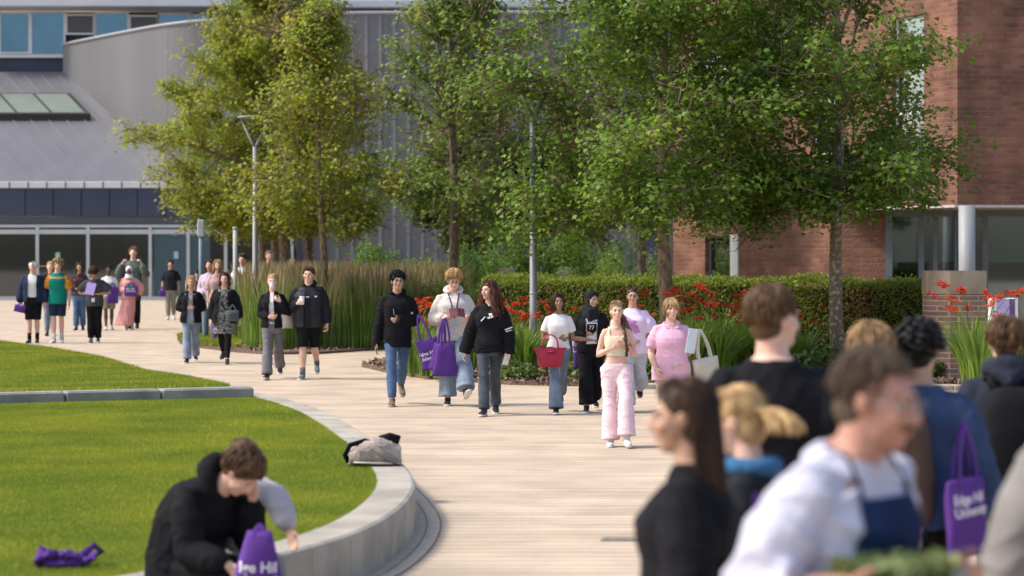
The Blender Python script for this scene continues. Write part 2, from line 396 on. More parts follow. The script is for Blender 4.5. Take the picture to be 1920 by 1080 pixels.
# ------------------------------------------------------------------ brick building on the right
brk_l = brick_mat('red_brick', (.31,.140,.092), (.20,.092,.066), (.26,.18,.13), .34, .112, 'xz', .014, .9, 1.0, stain=.48)
white_m = mat('white_paint', (.75,.75,.73), .5, .08, 3)
frame_g = mat('grey_frame', (.16,.19,.21), .45, .1, 5)
alu = mat('aluminium', (.42,.45,.46), .4, .1, 5, metal=.3)
dark_in = mat('dark_interior', (.035,.03,.03), .9, .3, 2)
blind_m = mat('blind', (.42,.46,.44), .8, .12, 2)
glass = glass_mat('glass', (.75,.82,.80), .10)
SC = 88.0                                     # scale at the corner
C0 = Vector(((1795 - 960) / SC, F / SC, 0))
def facade_pt(px):
    s = SC * (1 - .000325 * (1795 - px)); return Vector(((px - 960) / s, F / s, 0))
Lp = facade_pt(1262); dirL = (Lp - C0); LL = dirL.length; dirL.normalize()
bb = empty('brick_building', C0, 0, 'red brick building with a chamfered corner and recessed glazed ground floor behind the hedge', 'building')
angL = math.atan2(dirL.y, dirL.x)
def t_at(px):                                 # distance along left facade for pixel px
    p = facade_pt(px); return (p - C0).length
ZS = EYE + (HOR - 384) / SC                   # soffit height
def wall_local(name, a, b, holes, z0, z1, m, ang, parent, thick=.28, org=(0,0,0)):
    """wall from along=a..b, rect holes [(a0,a1,z0,z1)], in a frame rotated by ang: x along, -y/ +y out"""
    xs = sorted(set([a, b] + [h[0] for h in holes] + [h[1] for h in holes])); zs = sorted(set([z0, z1] + [h[2] for h in holes] + [h[3] for h in holes]))
    xs = [x for x in xs if a <= x <= b]; zs = [z for z in zs if z0 <= z <= z1]
    ob = MB()
    def solidc(i, j):
        if i < 0 or j < 0 or i >= len(xs) - 1 or j >= len(zs) - 1: return False
        cx = (xs[i] + xs[i+1]) / 2; cz = (zs[j] + zs[j+1]) / 2
        return not any(h[0] < cx < h[1] and h[2] < cz < h[3] for h in holes)
    for i in range(len(xs) - 1):
        for j in range(len(zs) - 1):
            if not solidc(i, j): continue
            x0, x1, u0, u1 = xs[i], xs[i+1], zs[j], zs[j+1]
            for y in (0, thick): ob.add([(x0, y, u0), (x1, y, u0), (x1, y, u1), (x0, y, u1)], [(0, 1, 2, 3)])
            if not solidc(i - 1, j): ob.add([(x0, 0, u0), (x0, thick, u0), (x0, thick, u1), (x0, 0, u1)], [(0, 1, 2, 3)])
            if not solidc(i + 1, j): ob.add([(x1, 0, u0), (x1, thick, u0), (x1, thick, u1), (x1, 0, u1)], [(0, 1, 2, 3)])
            if not solidc(i, j - 1): ob.add([(x0, 0, u0), (x1, 0, u0), (x1, thick, u0), (x0, thick, u0)], [(0, 1, 2, 3)])
            if not solidc(i, j + 1): ob.add([(x0, 0, u1), (x1, 0, u1), (x1, thick, u1), (x0, thick, u1)], [(0, 1, 2, 3)])
    o = ob.build(name, m, parent, recalc=False); o.location = org; o.rotation_euler = (0, 0, ang); return o
# left facade: along axis points back-left (angL); outward is +90deg or -90 -> thickness must go inward
nin = Vector((math.cos(angL + math.pi / 2), math.sin(angL + math.pi / 2)))
sgn = 1 if nin.x > 0 else -1                  # inward is towards +x
TH = .30 * sgn
tr = t_at(1572)
def zz(py, px):
    p = facade_pt(px); return EYE + (HOR - py) * p.y / F
wins = [(t_at(1732), t_at(1672), zz(300, 1705), zz(30, 1705)), (t_at(1568), t_at(1520), zz(290, 1545), zz(62, 1545)),
        (t_at(1362), t_at(1300), zz(262, 1335), zz(84, 1335))]
lowwin = (t_at(1385), t_at(1322), .3, zz(442, 1355))
wall_local('wall', tr, LL, wins[1:] if wins[1][1] < tr else [wins[2], lowwin], ZS, 12, brk_l, angL, bb, TH) if False else None
up = wall_local('wall', 0, LL, wins, ZS, 13, brk_l, angL, bb, TH)
lo = wall_local('wall', tr, LL, [lowwin], -.1, ZS, brk_l, angL, bb, TH)
# right facade (shaded): nearly frontal, slightly receding to the right
angR = R(7)
dR = Vector((math.cos(angR), math.sin(angR), 0))
brk_r = brk_l
upr = wall_local('wall', 0.0, 9, [], ZS, 13, brk_r, angR, bb, .30)
# return wall into the recess and the glazed wall behind
pr = dirL * tr; 
ret = wall_local('wall', 0, 1.05, [], -.1, ZS, brk_r, R(-14), bb, .30, org=pr + Vector((.02, .0, 0)))
gl0 = pr + Vector((math.cos(R(-14)), math.sin(R(-14)), 0)) * 1.07
# soffit slab with pale edge
poly = [(-.07, -.06), (dR.x * 9, dR.y * 9 - .07), (dR.x * 9, 6), (pr.x + 1, 9), (pr.x - .03, pr.y + .0)]
mb = MB(); mb.prism(poly, ZS - .055, ZS - .003); mb.build('soffit', mat('pale_stone', (.55,.52,.47), .7, .15, 4), bb)
# glazing line: from gl0 to beyond the right edge of picture, slightly inside the overhang
g1p = Vector((dR.x * 9, dR.y * 9 + 1.2, 0)); gd = (g1p - gl0); GL = gd.length; gd.normalize(); angG = math.atan2(gd.y, gd.x)
gz = empty('glazed_wall', gl0, angG); gz.parent = bb
def gx_at(px):   # distance along glazing for pixel px
    best = min((abs(((gl0 + C0 + gd * t).x) / ((gl0 + C0 + gd * t).y) * F + 960 - px), t) for t in np.linspace(0, GL, 900)); return float(best[1])
mb = MB()
for px, wd in ((1640, .16), (1722, .13), (1750, .10), (1790, .05), (1842, .13)):
    x = gx_at(px); mb.span((x, -.06, 0), (x + wd, .06, ZS - .06))
mb.span((.0, -.04, ZS - .20), (GL, .04, ZS - .061)); mb.span((0, -.05, .0), (GL, .05, .25))
mb.build('window_frame', frame_g, gz)
mb = MB(); mb.span((0.05, .01, .25), (GL, .025, ZS - .2)); mb.build('pane', glass, gz)
mb = MB()
for a, b, pyb in ((1655, 1718, 493), (1760, 1790, 493), (1848, 2100, 494)):
    xa, xb = gx_at(a), gx_at(b); zb = EYE - (pyb - HOR) / 90.0; mb.span((xa, .10, zb), (min(xb, GL), .12, ZS - .2))
xa, xb = gx_at(1694), gx_at(1720)
mb.build('blind', blind_m, gz)
mb = MB(); mb.span((-.5, 1.6, 0), (GL + 2, 1.8, ZS - .06)); mb.span((-.5, -.0 + .2, 0), (GL + 2, 1.6, .02)); mb.build('interior_wall', mat('maroon_interior', (.10,.035,.03), .9, .3, 1.5), gz)
# round column
x = gx_at(1812); cb = empty('c', (0,0,0)); bpy.data.objects.remove(cb)
mb = MB(); cc = W(1813, 470, 91.5); mb.tube([(cc.x - C0.x, cc.y - C0.y, 0), (cc.x - C0.x, cc.y - C0.y, ZS - .055)], .17, 20); mb.build('column', mat('column_grey', (.30,.31,.32), .5, .08, 3), bb, True)
# windows of the left facade
def window(parent, a, b, z0, z1, ang, inset, white=True, bars=()):
    we = MB(); m_ = white_m if white else frame_g; t = .055; y0, y1 = sorted((inset, inset + .06 * sgn))
    we.span((a, y0, z0), (a + t, y1, z1)); we.span((b - t, y0, z0), (b, y1, z1)); we.span((a + t, y0, z0), (b - t, y1, z0 + t)); we.span((a + t, y0, z1 - t), (b - t, y1, z1))
    for f in bars:
        zb = z0 + (z1 - z0) * f; we.span((a + t, y0 + .005, zb - t / 2), (b - t, y1 - .005, zb + t / 2))
    fr = we.build('window', m_, parent); fr.rotation_euler = (0, 0, ang)
    g = MB(); ym = inset + .03 * sgn; g.span((a + t, ym - .004, z0 + t), (b - t, ym + .004, z1 - t)); g.build('pane', glass_mat('sky_glass', (.5,.55,.6), .35), fr)
    bk = MB(); yb = inset + .5 * sgn; bk.span((a - .2, yb - .02, z0 - .2), (b + .2, yb + .02, z1 + .2)); bk.build('blind', mat('pale_blind', (.45,.47,.49), .8, .1, 2), fr)
    return fr
for (a, b, z0, z1) in wins: window(bb, a, b, z0, z1, angL, .12 * sgn, True, (.33, .66))
window(bb, lowwin[0], lowwin[1], lowwin[2], lowwin[3], angL, .12 * sgn, False, ())
mb = MB(); wr = mb.span((lowwin[0] - .01, -.04 * sgn, .25), (lowwin[0] + .34, .10 * sgn, lowwin[3] + .02)).build('white_reveal', white_m, bb); wr.rotation_euler = (0, 0, angL)
mb = MB(); b_ = Vector((6, 9, 0)); mb.span((1.2, 9.5, 0), (12, 9.7, 12)); mb.build('core', dark_in, bb)

# brick pier with stone cap
pm = brick_mat('pier_brick', (.34,.20,.145), (.23,.13,.10), (.48,.42,.36), .30, .080, 'xz', .010, .9, .6, stain=.3)
s_ = 122.0; x0 = (1745 - 960) / s_; x1 = (1848 - 960) / s_; yf = F / s_; zt = EYE - (508 - HOR) / s_; zc = EYE - (552 - HOR) / s_
xm = (1782 - 960) / s_
pr_ = empty('brick_pier', (x0, yf, 0), 0, 'brown brick pier with a thick stone cap at the right end of the hedge', 'pier')
fp = [(0, .34), (xm - x0, 0), (x1 - x0, .0), (x1 - x0, .75), (0, .75)]
mb = MB(); mb.prism(fp, 0, zc); mb.build('shaft', pm, pr_)
fp2 = [(-.012, .333), (xm - x0 - .004, -.012), (x1 - x0 + .012, -.012), (x1 - x0 + .012, .762), (-.012, .762)]
mb = MB(); mb.prism(fp2, zc + .003, zt); mb.build('cap', mat('cap_stone', (.33,.27,.19), .85, .35, 4, .3, 40, stretch=(1, 1, .4)), pr_)

# ------------------------------------------------------------------ far building
far = empty('metal_clad_building', (0, 104, 0), 0, 'large grey metal clad hall with a seamed roof and glazed entrance', 'building')
O = Vector((0, 104, 0))
def fo(p): return (p[0], p[1] - 104, p[2])
clad = mat('grey_cladding', (.16,.16,.168), .5, .14, .6, metal=.15, stretch=(1, 1, .15))
clad_lt = mat('light_metal', (.60,.60,.62), .4, .08, 1, metal=.4)
navy = mat('navy_panel', (.035,.045,.085), .5, .2, .8)
roofm = mat('zinc_roof', (.18,.18,.195), .45, .14, .8, metal=.3, stretch=(1, .3, 1))
ZE = 5.05; DE = 103.6; DT = 112.0; ZT = EYE + (HOR - 142) / (F / DT)
def rp(u, v):     # u metres along the eave, v 0..1 up the slope; seams lean with the valley
    return Vector((u - v * 6.0, DE + (DT - DE) * v - 104, ZE + (ZT - ZE) * v))
xE1 = (325 - 960) / (F / DE)
mb = MB(); vs = [rp(-32, 0), rp(xE1 + 1.5, 0), rp(xE1 + 1.5, 1.04), rp(-32, 1.04)]; lw = [v - Vector((0, 0, .15)) for v in vs]
mb.add(vs + lw, [(0, 1, 2, 3), (7, 6, 5, 4), (0, 4, 5, 1), (1, 5, 6, 2), (2, 6, 7, 3), (3, 7, 4, 0)]); mb.build('roof', roofm, far)
mb = MB(); u = -31.0
while u < xE1 + 1: 
    a, b = rp(u, -.002), rp(u, 1.0); mb.tube([a + Vector((0, 0, .03)), b + Vector((0, 0, .03))], .035, 4); u += .80
mb.build('roof_seam', mat('seam', (.16,.16,.19), .5), far)
# skylight
sk = MB(); q = [rp(-20.4, .56), rp(-15.5, .56), rp(-15.5, .76), rp(-20.4, .76)]
up_ = Vector((0, -.10, .30)); sk.add(q + [v + up_ for v in q], [(0, 1, 2, 3), (7, 6, 5, 4), (0, 4, 5, 1), (1, 5, 6, 2), (2, 6, 7, 3), (3, 7, 4, 0)])
sko = sk.build('skylight', mat('skylight_frame', (.03,.035,.03), .6), far)
gq = MB()
for k in range(3):
    u0 = -20.25 + k * 1.55; a = [rp(u0, .57), rp(u0 + 1.42, .57), rp(u0 + 1.42, .75), rp(u0, .75)]; gq.add([v + up_ + Vector((0, -.006, .012)) for v in a], [(0, 1, 2, 3)])
gq.build('pane', mat('skylight_pane', (.20,.23,.20), .3, .1, 1), sko)
# eave, fascia and soffit
mb = MB(); mb.span((-34, DE - 104.30, ZE - .26), (xE1 + 2.0, DE - 104.02, ZE + .02), .02); mb.build('eave', clad_lt, far)
mb = MB(); u = -33.5
while u < xE1 + 1.8: mb.span((u, DE - 104.315, ZE - .25), (u + .05, DE - 104.301, ZE + .01)); u += .8
mb.build('eave_joint', navy, far)
zf = EYE + (HOR - 406) / 43.5
mb = MB(); u = -34.0
while u < xE1 + 5: mb.span((u, DE - 104.20, zf), (u + 1.17, DE - 104.0, ZE - .265), .015); u += 1.2
mb.build('fascia', navy, far)
mb = MB(); mb.span((-34, DE - 104.1, zf - .35), (-10.5, .6, zf - .01)); mb.build('soffit', mat('soffit_m', (.09,.095,.10), .8), far)
# glazed front
GY = 103.35 - 104; zt_ = zf - .36
fg = empty('glazed_front', (0, GY, 0)); fg.parent = far
mb = MB()
for px in (-90, 5, 98, 190, 303, 372, 440, 500, 560): x = (px - 960) / 42.5; mb.span((x - .07, -.07, 0), (x + .07, .07, zt_))
mb.span((-26, -.05, EYE + (HOR - 440) / 42.5), (-9, .05, EYE + (HOR - 433) / 42.5 + .03)); mb.span((-26, -.05, zt_ - .12), (-9, .05, zt_ - .003)); mb.span((-26, -.055, 0), (-9, .055, .16))
mb.build('window_frame', alu, fg)
mb = MB(); mb.span((-26, -.01, .16), (-9.4, .01, zt_ - .1)); mb.build('pane', glass_mat('entry_glass', (.38,.42,.45), .08), fg)
mb = MB(); mb.span((-30, 5, 0), (-14, 5.2, zt_)); mb.span((-14.3, .6, 0), (-9.4, .8, zt_)); mb.build('interior_wall', mat('brown_reflection_wall', (.20,.11,.075), .9, .5, .5), fg)  # brown reflections of the glazing are put into this wall's colour
mb = MB(); mb.span((-30, 0.1, -.01), (-9.4, 5, .02)); mb.build('interior_floor', dark_in, fg)
for px in (60, 150, 232, 405): mb = MB(); x = (px - 960) / 42.5; mb.span((x - .18, 2, .02), (x + .18, 2.3, zt_)); mb.build('interior_column', mat('teal_dark', (.06,.09,.10), .7), fg)
mb = MB(); mb.span((-15.3, -.03, .16), (-12.9, -.012, zt_ - .14)); mb.build('door', mat('door_teal', (.035,.07,.09), .3), fg)
for px, py in ((135, 480), (350, 478)): mb = MB(); p = W(px, py, 42.5); mb.box((p.x, -.05, p.z), (.10, .008, .16), None, .02); mb.build('notice', mat('notice', (.25,.45,.42), .6), fg)
# curved clad wall, plan curve
plan = spline([(-20.75,112.2,0), (-20.6,112,0), (-17.6,108.3,0), (-14.8,105.4,0), (-12,104.8,0), (-7,104.6,0), (-2,104.8,0), (4,105.2,0), (11,106,0)], 10)
ZW = 11.6
def zw(x): return float(np.interp(x, [-20.7, -14.8, -12, -8, 12], [11.63, 11.92, 12.1, 12.3, 12.5]))
mb = MB(); dist = 0; nseg = len(plan)
# standing seams: fold the skin outward every ~0.4 m
fine = []; 
for i in range(len(plan) - 1):
    k = max(1, int((plan[i+1] - plan[i]).length / .1))
    for j in range(k): fine.append(plan[i].lerp(plan[i+1], j / k))
acc = 0; off = []
for i, p in enumerate(fine):
    if i: acc += (fine[i] - fine[i-1]).length
    off.append(.045 if (acc % .60) < .11 and p.x > -13 else (.012 if (acc % .9) < .08 else 0))
nr = offset(fine, -1.0)
outp = [fine[i] + (nr[i] - fine[i]) * -off[i] for i in range(len(fine))]
if (nr[len(nr)//2] - fine[len(fine)//2]).y < 0: outp = [fine[i] + (nr[i] - fine[i]) * off[i] for i in range(len(fine))]
n = len(outp); mb.add([fo((p.x, p.y, 0)) for p in outp] + [fo((p.x, p.y, zw(p.x))) for p in outp], [(i, i + 1, i + 1 + n, i + n) for i in range(n - 1)])
mb.build('clad_wall', clad, far, recalc=False)
mb = MB(); pts = [Vector(fo((p.x, p.y, zw(p.x) + .08))) for p in plan]; mb.tube(pts, .08, 8, .09); mb.build('coping', mat('coping_metal', (.30,.30,.32), .45), far, True)
mb = MB(); n = len(plan); vs = [fo((p.x, p.y + .1, ZW)) for p in plan] + [fo((p.x + 3, p.y + 16, ZW + .3)) for p in plan]; mb.add(vs, [(i, i + 1, i + 1 + n, i + n) for i in range(n - 1)]); mb.build('flat_roof', clad, far)
# upper storey with its window strip
DU = 113.2; su = F / DU
def uz(py): return EYE + (HOR - py) / su
def ux(px): return (px - 960) / su
mb = MB(); mb.span((ux(-90), DU - 104, 9.4), (ux(395), DU - 103.8, uz(108))); mb.build('wall', navy, far)
mb = MB(); mb.span((ux(-90), DU - 104.25, uz(109)), (ux(124), DU - 104.0, uz(103)), .01); mb.build('sill', clad_lt, far)
mb = MB(); mb.span((ux(-90), DU - 103.7, uz(110)), (ux(395), DU - 103.6, uz(22))); mb.build('spandrel', mat('olive_dark', (.10,.10,.085), .8), far)  # dark olive backing between and around the windows
bw = mat('sky_tint_glass', (.10,.20,.30), .06, .15, .7, spec=1.0, metal=.75)  # blue of the reflected sky is put into the pane colour
dw = mat('brown_glass', (.07,.055,.055), .2, .2, 2, spec=.6)
for a, b, t, bt, dark in ((-60, -3, 25, 97, 0), (3, 54, 26, 98, 0), (61, 120, 25, 102, 0), (127, 175, 30, 62, 1), (181, 239, 27, 100, 0), (246, 295, 32, 100, 1), (300, 356, 28, 100, 0), (362, 392, 30, 100, 0)):
    m_ = MB(); X0, X1, Z0, Z1 = ux(a), ux(b), uz(bt), uz(t); t_ = .09; y0, y1 = DU - 104.12, DU - 103.98
    m_.span((X0 - t_, y0, Z0 - t_), (X0, y1, Z1 + t_)); m_.span((X1, y0, Z0 - t_), (X1 + t_, y1, Z1 + t_)); m_.span((X0, y0, Z0 - t_), (X1, y1, Z0)); m_.span((X0, y0, Z1), (X1, y1, Z1 + t_))
    wo = m_.build('window', clad_lt, far)
    m_ = MB(); m_.span((X0, y0 + .05, Z0), (X1, y0 + .07, Z1)); m_.build('pane', dw if dark else bw, wo)
# roof edges above
mb = MB(); mb.span((ux(-90), DU - 105.6, uz(19)), (ux(600), DU - 103.0, uz(2)), .05); mb.build('roof_edge', clad_lt, far)
mb = MB(); mb.span((ux(-90), DU - 104.6, uz(1)), (ux(1120), DU - 95, uz(-24)), .05); mb.build('roof_edge', mat('mid_metal', (.36,.36,.39), .45, .1, 1, metal=.3), far)
mb = MB(); mb.span((ux(395), DU - 104.9, ZW - 2), (ux(1180), DU - 103.9, uz(21))); mb.build('clad_wall', clad, far)
mb = MB(); mb.span((ux(590), DU - 105.3, uz(20)), (ux(1180), DU - 104.2, uz(3)), .06); mb.build('roof_edge', clad_lt, far)
# side wing closing the gap behind the shrubs and brick building
mb = MB(); mb.span((9.5, -3, 0), (40, -2.6, 11)); mb.build('side_wing', clad, far)
mb = MB(); mb.span((5.0, -6.2, 0), (6.2, -5.8, 3.0)); mb.build('side_door', navy, far)

# ------------------------------------------------------------------ lamp posts and sign pole
pole_m = mat('pole_grey', (.25,.25,.26), .5, .2, 3, metal=.2)
def lamp(px, s, ytop, head_px, label):
    p = Vector(((px - 960) / s, F / s, 0)); zf_ = EYE + (HOR - ytop) / s; o = empty('lamp_post', p, 0, label, 'lamp post', 'grey lamp posts along the path')
    mb = MB(); mb.tube([(0,0,0), (0,0,.9), (0,0,.92), (0,0,zf_)], [.070, .070, .060, .055], 14); mb.tube([(0,0,0), (0,0,.03)], .15, 14); mb.build('pole', pole_m, o, True)
    mb = MB(); mb.tube([(0,0,1.35), (0,0,1.37)], .066, 14); mb.build('collar', alu, o, True)
    hx = (head_px - px) / s; zh = zf_ + .60
    for sx in (-1, 1):
        m_ = MB(); m_.tube([(0,0,zf_ - .03), (sx * .07, 0, zf_ + .10), (sx * .30, 0, zf_ + .60)], [.045, .032, .022], 8); m_.build('arm', pole_m, o, True)
    m_ = MB(); m_.tube([(0, 0, zh), (0, 0, zh + .02), (0, 0, zh + .045)], [.34, .39, .36], 28); m_.build('lamp_head', pole_m, o, True)
    return o
lamp(1000, 116, 218, 965, 'nearer grey lamp post standing beside the girl with the red handbag')
lamp(478.5, 88, 275, 465, 'farther grey lamp post standing behind the woman sipping from a cup')
p = G(377, 634); sp_ = empty('sign_post', p, 0, 'slim dark grey post with a small box on top by the grassy tip', 'post')
mb = MB(); ztp = EYE + (HOR - 440) / 79; mb.tube([(0,0,0), (0,0,ztp)], .055, 10); mb.build('pole', mat('pole_dark', (.12,.16,.19), .5), sp_, True)
mb = MB(); mb.box((0,0,ztp + .15), (.08,.08,.2), None, .02); mb.build('box', alu, sp_)
p = G(441, 640); sp_ = empty('bollard_post', p, 0, 'pale plain post half hidden in the tall grasses beside the lamp post', 'post')
mb = MB(); mb.tube([(0,0,0), (0,0,2.55)], .05, 10); mb.tube([(0,0,2.55), (0,0,2.6)], .06, 10); mb.build('pole', mat('pale_pole', (.38,.40,.37), .6), sp_, True)

# information totem on the right
s_ = 126.0; xa = (1857 - 960) / s_; xb = (1909 - 960) / s_; yt = F / s_; zt2 = EYE - (559 - HOR) / s_
to = empty('information_totem', ((xa + xb) / 2, yt, 0), R(0), 'white totem sign with lilac and purple stripes among red flowers by the brick pier', 'sign')
hw = (xb - xa) / 2; mb = MB(); mb.span((-hw, 0, 0), (hw, .2, zt2), .008); mb.build('panel', white_m, to)
mb = MB(); zl = EYE - (650 - HOR) / s_
mb.span((-hw + .09, -.004, .5), (-hw + .09 + .19, -.001, zt2 - .012)); mb.build('lilac_stripe', mat('lilac', (.42,.36,.62), .5), to)
mb = MB(); mb.span((-hw + .283, -.004, .5), (-hw + .365, -.001, zt2 - .012)); mb.build('purple_stripe', mat('totem_purple', (.12,.06,.22), .5), to)
mb = MB(); mb.span((-hw - .001, .0, .3), (hw + .001, .2005, .5)); mb.build('plinth', frame_g, to)
ink = mat('grey_ink', (.12,.12,.14), .6)
mb = MB(); cx = -hw + .045; zc_ = zt2 - .10
mb.prism([(cx - .02, 0), (cx + .02, 0), (cx + .02, 0)], 0, 0) if False else None
for k, (a, b) in enumerate(((.018, .03), (.012, .02))):
    z_ = zc_ - k * .05; mb.add([(cx - a, -.003, z_ + b), (cx + a, -.003, z_ + b), (cx + a, -.003, z_), (cx, -.003, z_ - b * .6), (cx - a, -.003, z_)], [(0, 1, 2, 3, 4)])
mb.build('crest', ink, to)
def text_mesh(txt, size, bold=.0, font=None, align='LEFT'):
    cu = bpy.data.curves.new('t', 'FONT'); cu.body = txt; cu.size = size; cu.align_x = align; cu.offset = bold; cu.resolution_u = 3; cu.space_line = .92
    o = bpy.data.objects.new('t', cu); col.objects.link(o); dg = bpy.context.evaluated_depsgraph_get(); dg.update()
    me = bpy.data.meshes.new_from_object(o.evaluated_get(dg)); bpy.data.objects.remove(o); bpy.data.curves.remove(cu)
    for f in me.polygons: f.use_smooth = False
    return me
def text_at(name, txt, size, M, m, parent, bold=0.0, align='LEFT'):
    me = text_mesh(txt, size, bold, align=align); me.transform(M); me.name = name; return link(name, me, m, parent)
UP = Matrix.Rotation(R(90), 4, 'X')            # text upright, read from -Y
text_at('lettering', 'Edge\nHill\nUniv', .035, Matrix.Translation((-hw + .012, -.004, zt2 - .2)) @ UP, ink, to, .0006)
text_at('lettering', 'Edge Hill\nUniversity', .03, Matrix.Translation((-hw + .11, -.006, zt2 - .19)) @ UP, white_m, to, .0004)
# low stone blocks behind the hedge
for a, b, t, bt, s__, lb in ((935, 966, 503, 540, 84, 'small pale stone block among shrubs left of the lamp post'), (1047, 1072, 501, 520, 84, 'small pale stone block among shrubs right of the lamp post')):
    mb = MB(); z1 = EYE - (t - HOR) / s__; mb.span(((a - 960) / s__, F / s__, 0), ((b - 960) / s__, F / s__ + .4, z1), .02)
    tag(mb.build('stone_block', mat('block_stone', (.42,.33,.24), .9, .3, 5)), lb, 'stone block', 'stone blocks behind the hedge')
# ------------------------------------------------------------------ trees
bark_m = mat('tree_bark', (.27,.20,.13), .9, vs=14, c2=(.10,.072,.05), bump=.8, bs=35, stretch=(1, 1, .5))
bark_p = mat('pale_spotted_bark', (.42,.36,.27), .9, vs=16, c2=(.20,.145,.09), bump=.8, bs=35, detail=7, contrast=(.52,.62))
def leafmat(name, c, c2, tips=None, tips_amt=.62, tr=.45):
    if name in MATS: return MATS[name]
    m = mat(name, c, .5, vs=9, c2=c2, trans=tr, detail=6, contrast=(.35, .65), spec=.3)
    if tips:
        n = m.node_tree.nodes; l = m.node_tree.links; r = n[m['ramp']]
        tc = n.new('ShaderNodeTexCoord'); t = n.new('ShaderNodeTexNoise'); t.inputs['Scale'].default_value = 1.1; t.inputs['Detail'].default_value = 7; l.new(tc.outputs['Object'], t.inputs[0])
        rr = n.new('ShaderNodeValToRGB'); rr.color_ramp.elements[0].position = tips_amt - .06; rr.color_ramp.elements[1].position = tips_amt + .06
        l.new(t.outputs[0], rr.inputs[0]); mx = n.new('ShaderNodeMix'); mx.data_type = 'RGBA'; l.new(rr.outputs[0], mx.inputs[0]); l.new(r.outputs[0], mx.inputs[6]); mx.inputs[7].default_value = (*tips, 1)
        for lk in list(r.outputs[0].links):
            if lk.to_node != mx: l.new(mx.outputs[2], lk.to_socket)
    return m
LEAF = np.array([(0,0), (.28,.10), (.52,.42), (.24,.50), (0,1.0), (-.24,.50), (-.52,.42), (-.28,.10)])
def leafcloud(name, C, size, m, parent, seed, down=.35, shape=LEAF, flatup=.6):
    """C (n,3) leaf centres -> one mesh of small lobed leaves"""
    rg = np.random.default_rng(seed); n = len(C)
    nz = rg.normal(0, 1, (n, 3)); nz[:, 2] = np.abs(nz[:, 2]) + flatup; nz /= np.linalg.norm(nz, axis=1)[:, None]
    d = rg.normal(0, 1, (n, 3)); d[:, 2] -= down; d -= nz * (d * nz).sum(1)[:, None]; d /= np.linalg.norm(d, axis=1)[:, None]
    e = np.cross(nz, d); s = (size * rg.uniform(.65, 1.25, n))[:, None, None]
    k = len(shape)
    bend = (np.abs(shape[:, 0]) * .35)[None, :, None] * nz[:, None, :]
    V = C[:, None, :] + s * (e[:, None, :] * shape[None, :, 0:1] + d[:, None, :] * (shape[None, :, 1:2] - .4) - bend)
    return npmesh(name, V.reshape(-1, 3), np.arange(n * k).reshape(-1, k), m, parent)
def tree(px, s, rad_fn, z0, ztop, trunk_r, leafm, nleaf, leaf, label, seed, lean=(0, 0), barkm=None, nl=26, fork=None, cat='tree', name='broadleaf_tree', group='young trees in the planting beds', cl=.17, base_z=0, offx=0.0):
    rg = random.Random(seed); o = empty(name, ((px - 960) / s, F / s, base_z), 0, label, cat, group)
    barkm = barkm or bark_m; fork = fork or z0 + .3
    mb = MB(); top = Vector((lean[0], lean[1], ztop - .2)); pts = []; rd = []
    for i in range(15):
        t = i / 14; pts.append(Vector((lean[0] * t + .04 * math.sin(t * 9 + seed), lean[1] * t + .03 * math.cos(t * 7 + seed), t * (ztop - .3)))); rd.append(trunk_r * (1.35 if i == 0 else 1) * (1 - t) ** .75 * (1 if t < .02 else .97) + .012)
    mb.tube(pts, rd, 12)
    def on_trunk(z):
        t = max(0, min(.999, z / (ztop - .3))) * 14; i = int(t); return pts[i].lerp(pts[i+1], t - i)
    nodes = []
    def twig(a, d, L, r, depth):
        p = a.copy(); path = [p.copy()]; n = 5
        for i in range(n):
            d = (d + Vector((rg.gauss(0, .13), rg.gauss(0, .13), rg.gauss(0.0 if depth else .02, .10)))).normalized(); p = p + d * (L / n); path.append(p.copy())
            if depth < 2 and i >= 1:
                for _ in range(3 if depth == 0 else 2):
                    ax = Vector((rg.gauss(0, 1), rg.gauss(0, 1), rg.gauss(0, .5))); dd = (d + ax.normalized() * .95).normalized()
                    twig(p, dd, L * rg.uniform(.32, .55), r * .5, depth + 1)
            if depth >= 1 or i >= 3: nodes.append((p.copy(), depth))
        mb.tube(path, [r * (1 - .8 * i / n) + .003 for i in range(n + 1)], 5 if depth else 7)
    for i in range(nl):
        t = (i + .5) / nl; z = fork + (ztop - fork - .4) * t ** 1.05; a = on_trunk(z); az = i * 2.399 + rg.uniform(-.3, .3) + seed
        el = R(18 + 48 * t + rg.uniform(-8, 8)); rise = z + .35 * (ztop - z) * .4
        L = rad_fn(min(ztop, rise + .2), az) * rg.uniform(.74, 1.08) / max(.5, math.cos(el) + .16)
        twig(a, Vector((math.cos(az) * math.cos(el), math.sin(az) * math.cos(el), math.sin(el))), L, trunk_r * .30 * (1 - .5 * t), 0)
    # droopy lower limbs
    for i in range(7):
        az = i * .9 + seed; a = on_trunk(fork + .1 * i); L = rad_fn(z0 + .5, az) * .85
        twig(a, Vector((math.cos(az), math.sin(az), .12)).normalized(), L, trunk_r * .26, 0)
    mb.build('trunk', barkm, o, True)
    P = []
    rgn = np.random.default_rng(seed); nd = [q for q, dp in nodes if z0 - .1 < q.z]
    keep = []
    for q in nd:
        az = math.atan2(q.y, q.x); rr = math.hypot(q.x - offx, q.y); R_ = rad_fn(q.z, az)
        if rr < R_ * 1.3 + .1: keep.append((q.x, q.y, q.z))
    K = np.array(keep); k = max(1, nleaf // len(K)); C = np.repeat(K, k, 0) + rgn.normal(0, cl, (len(K) * k, 3)) * np.array([1, 1, .75])
    leafcloud('crown', C, leaf, leafm, o, seed)
    return o
def prof(tbl, asym=None):
    zs = [a for a, b in tbl]; rs = [b for a, b in tbl]
    def f(z, az):
        r = float(np.interp(z, zs, rs)); q = 1 + .10 * math.sin(3 * az + z * 2) + .08 * math.sin(5 * az - z * 3)
        if asym: q *= 1 + asym * math.cos(az)
        return r * q
    return f
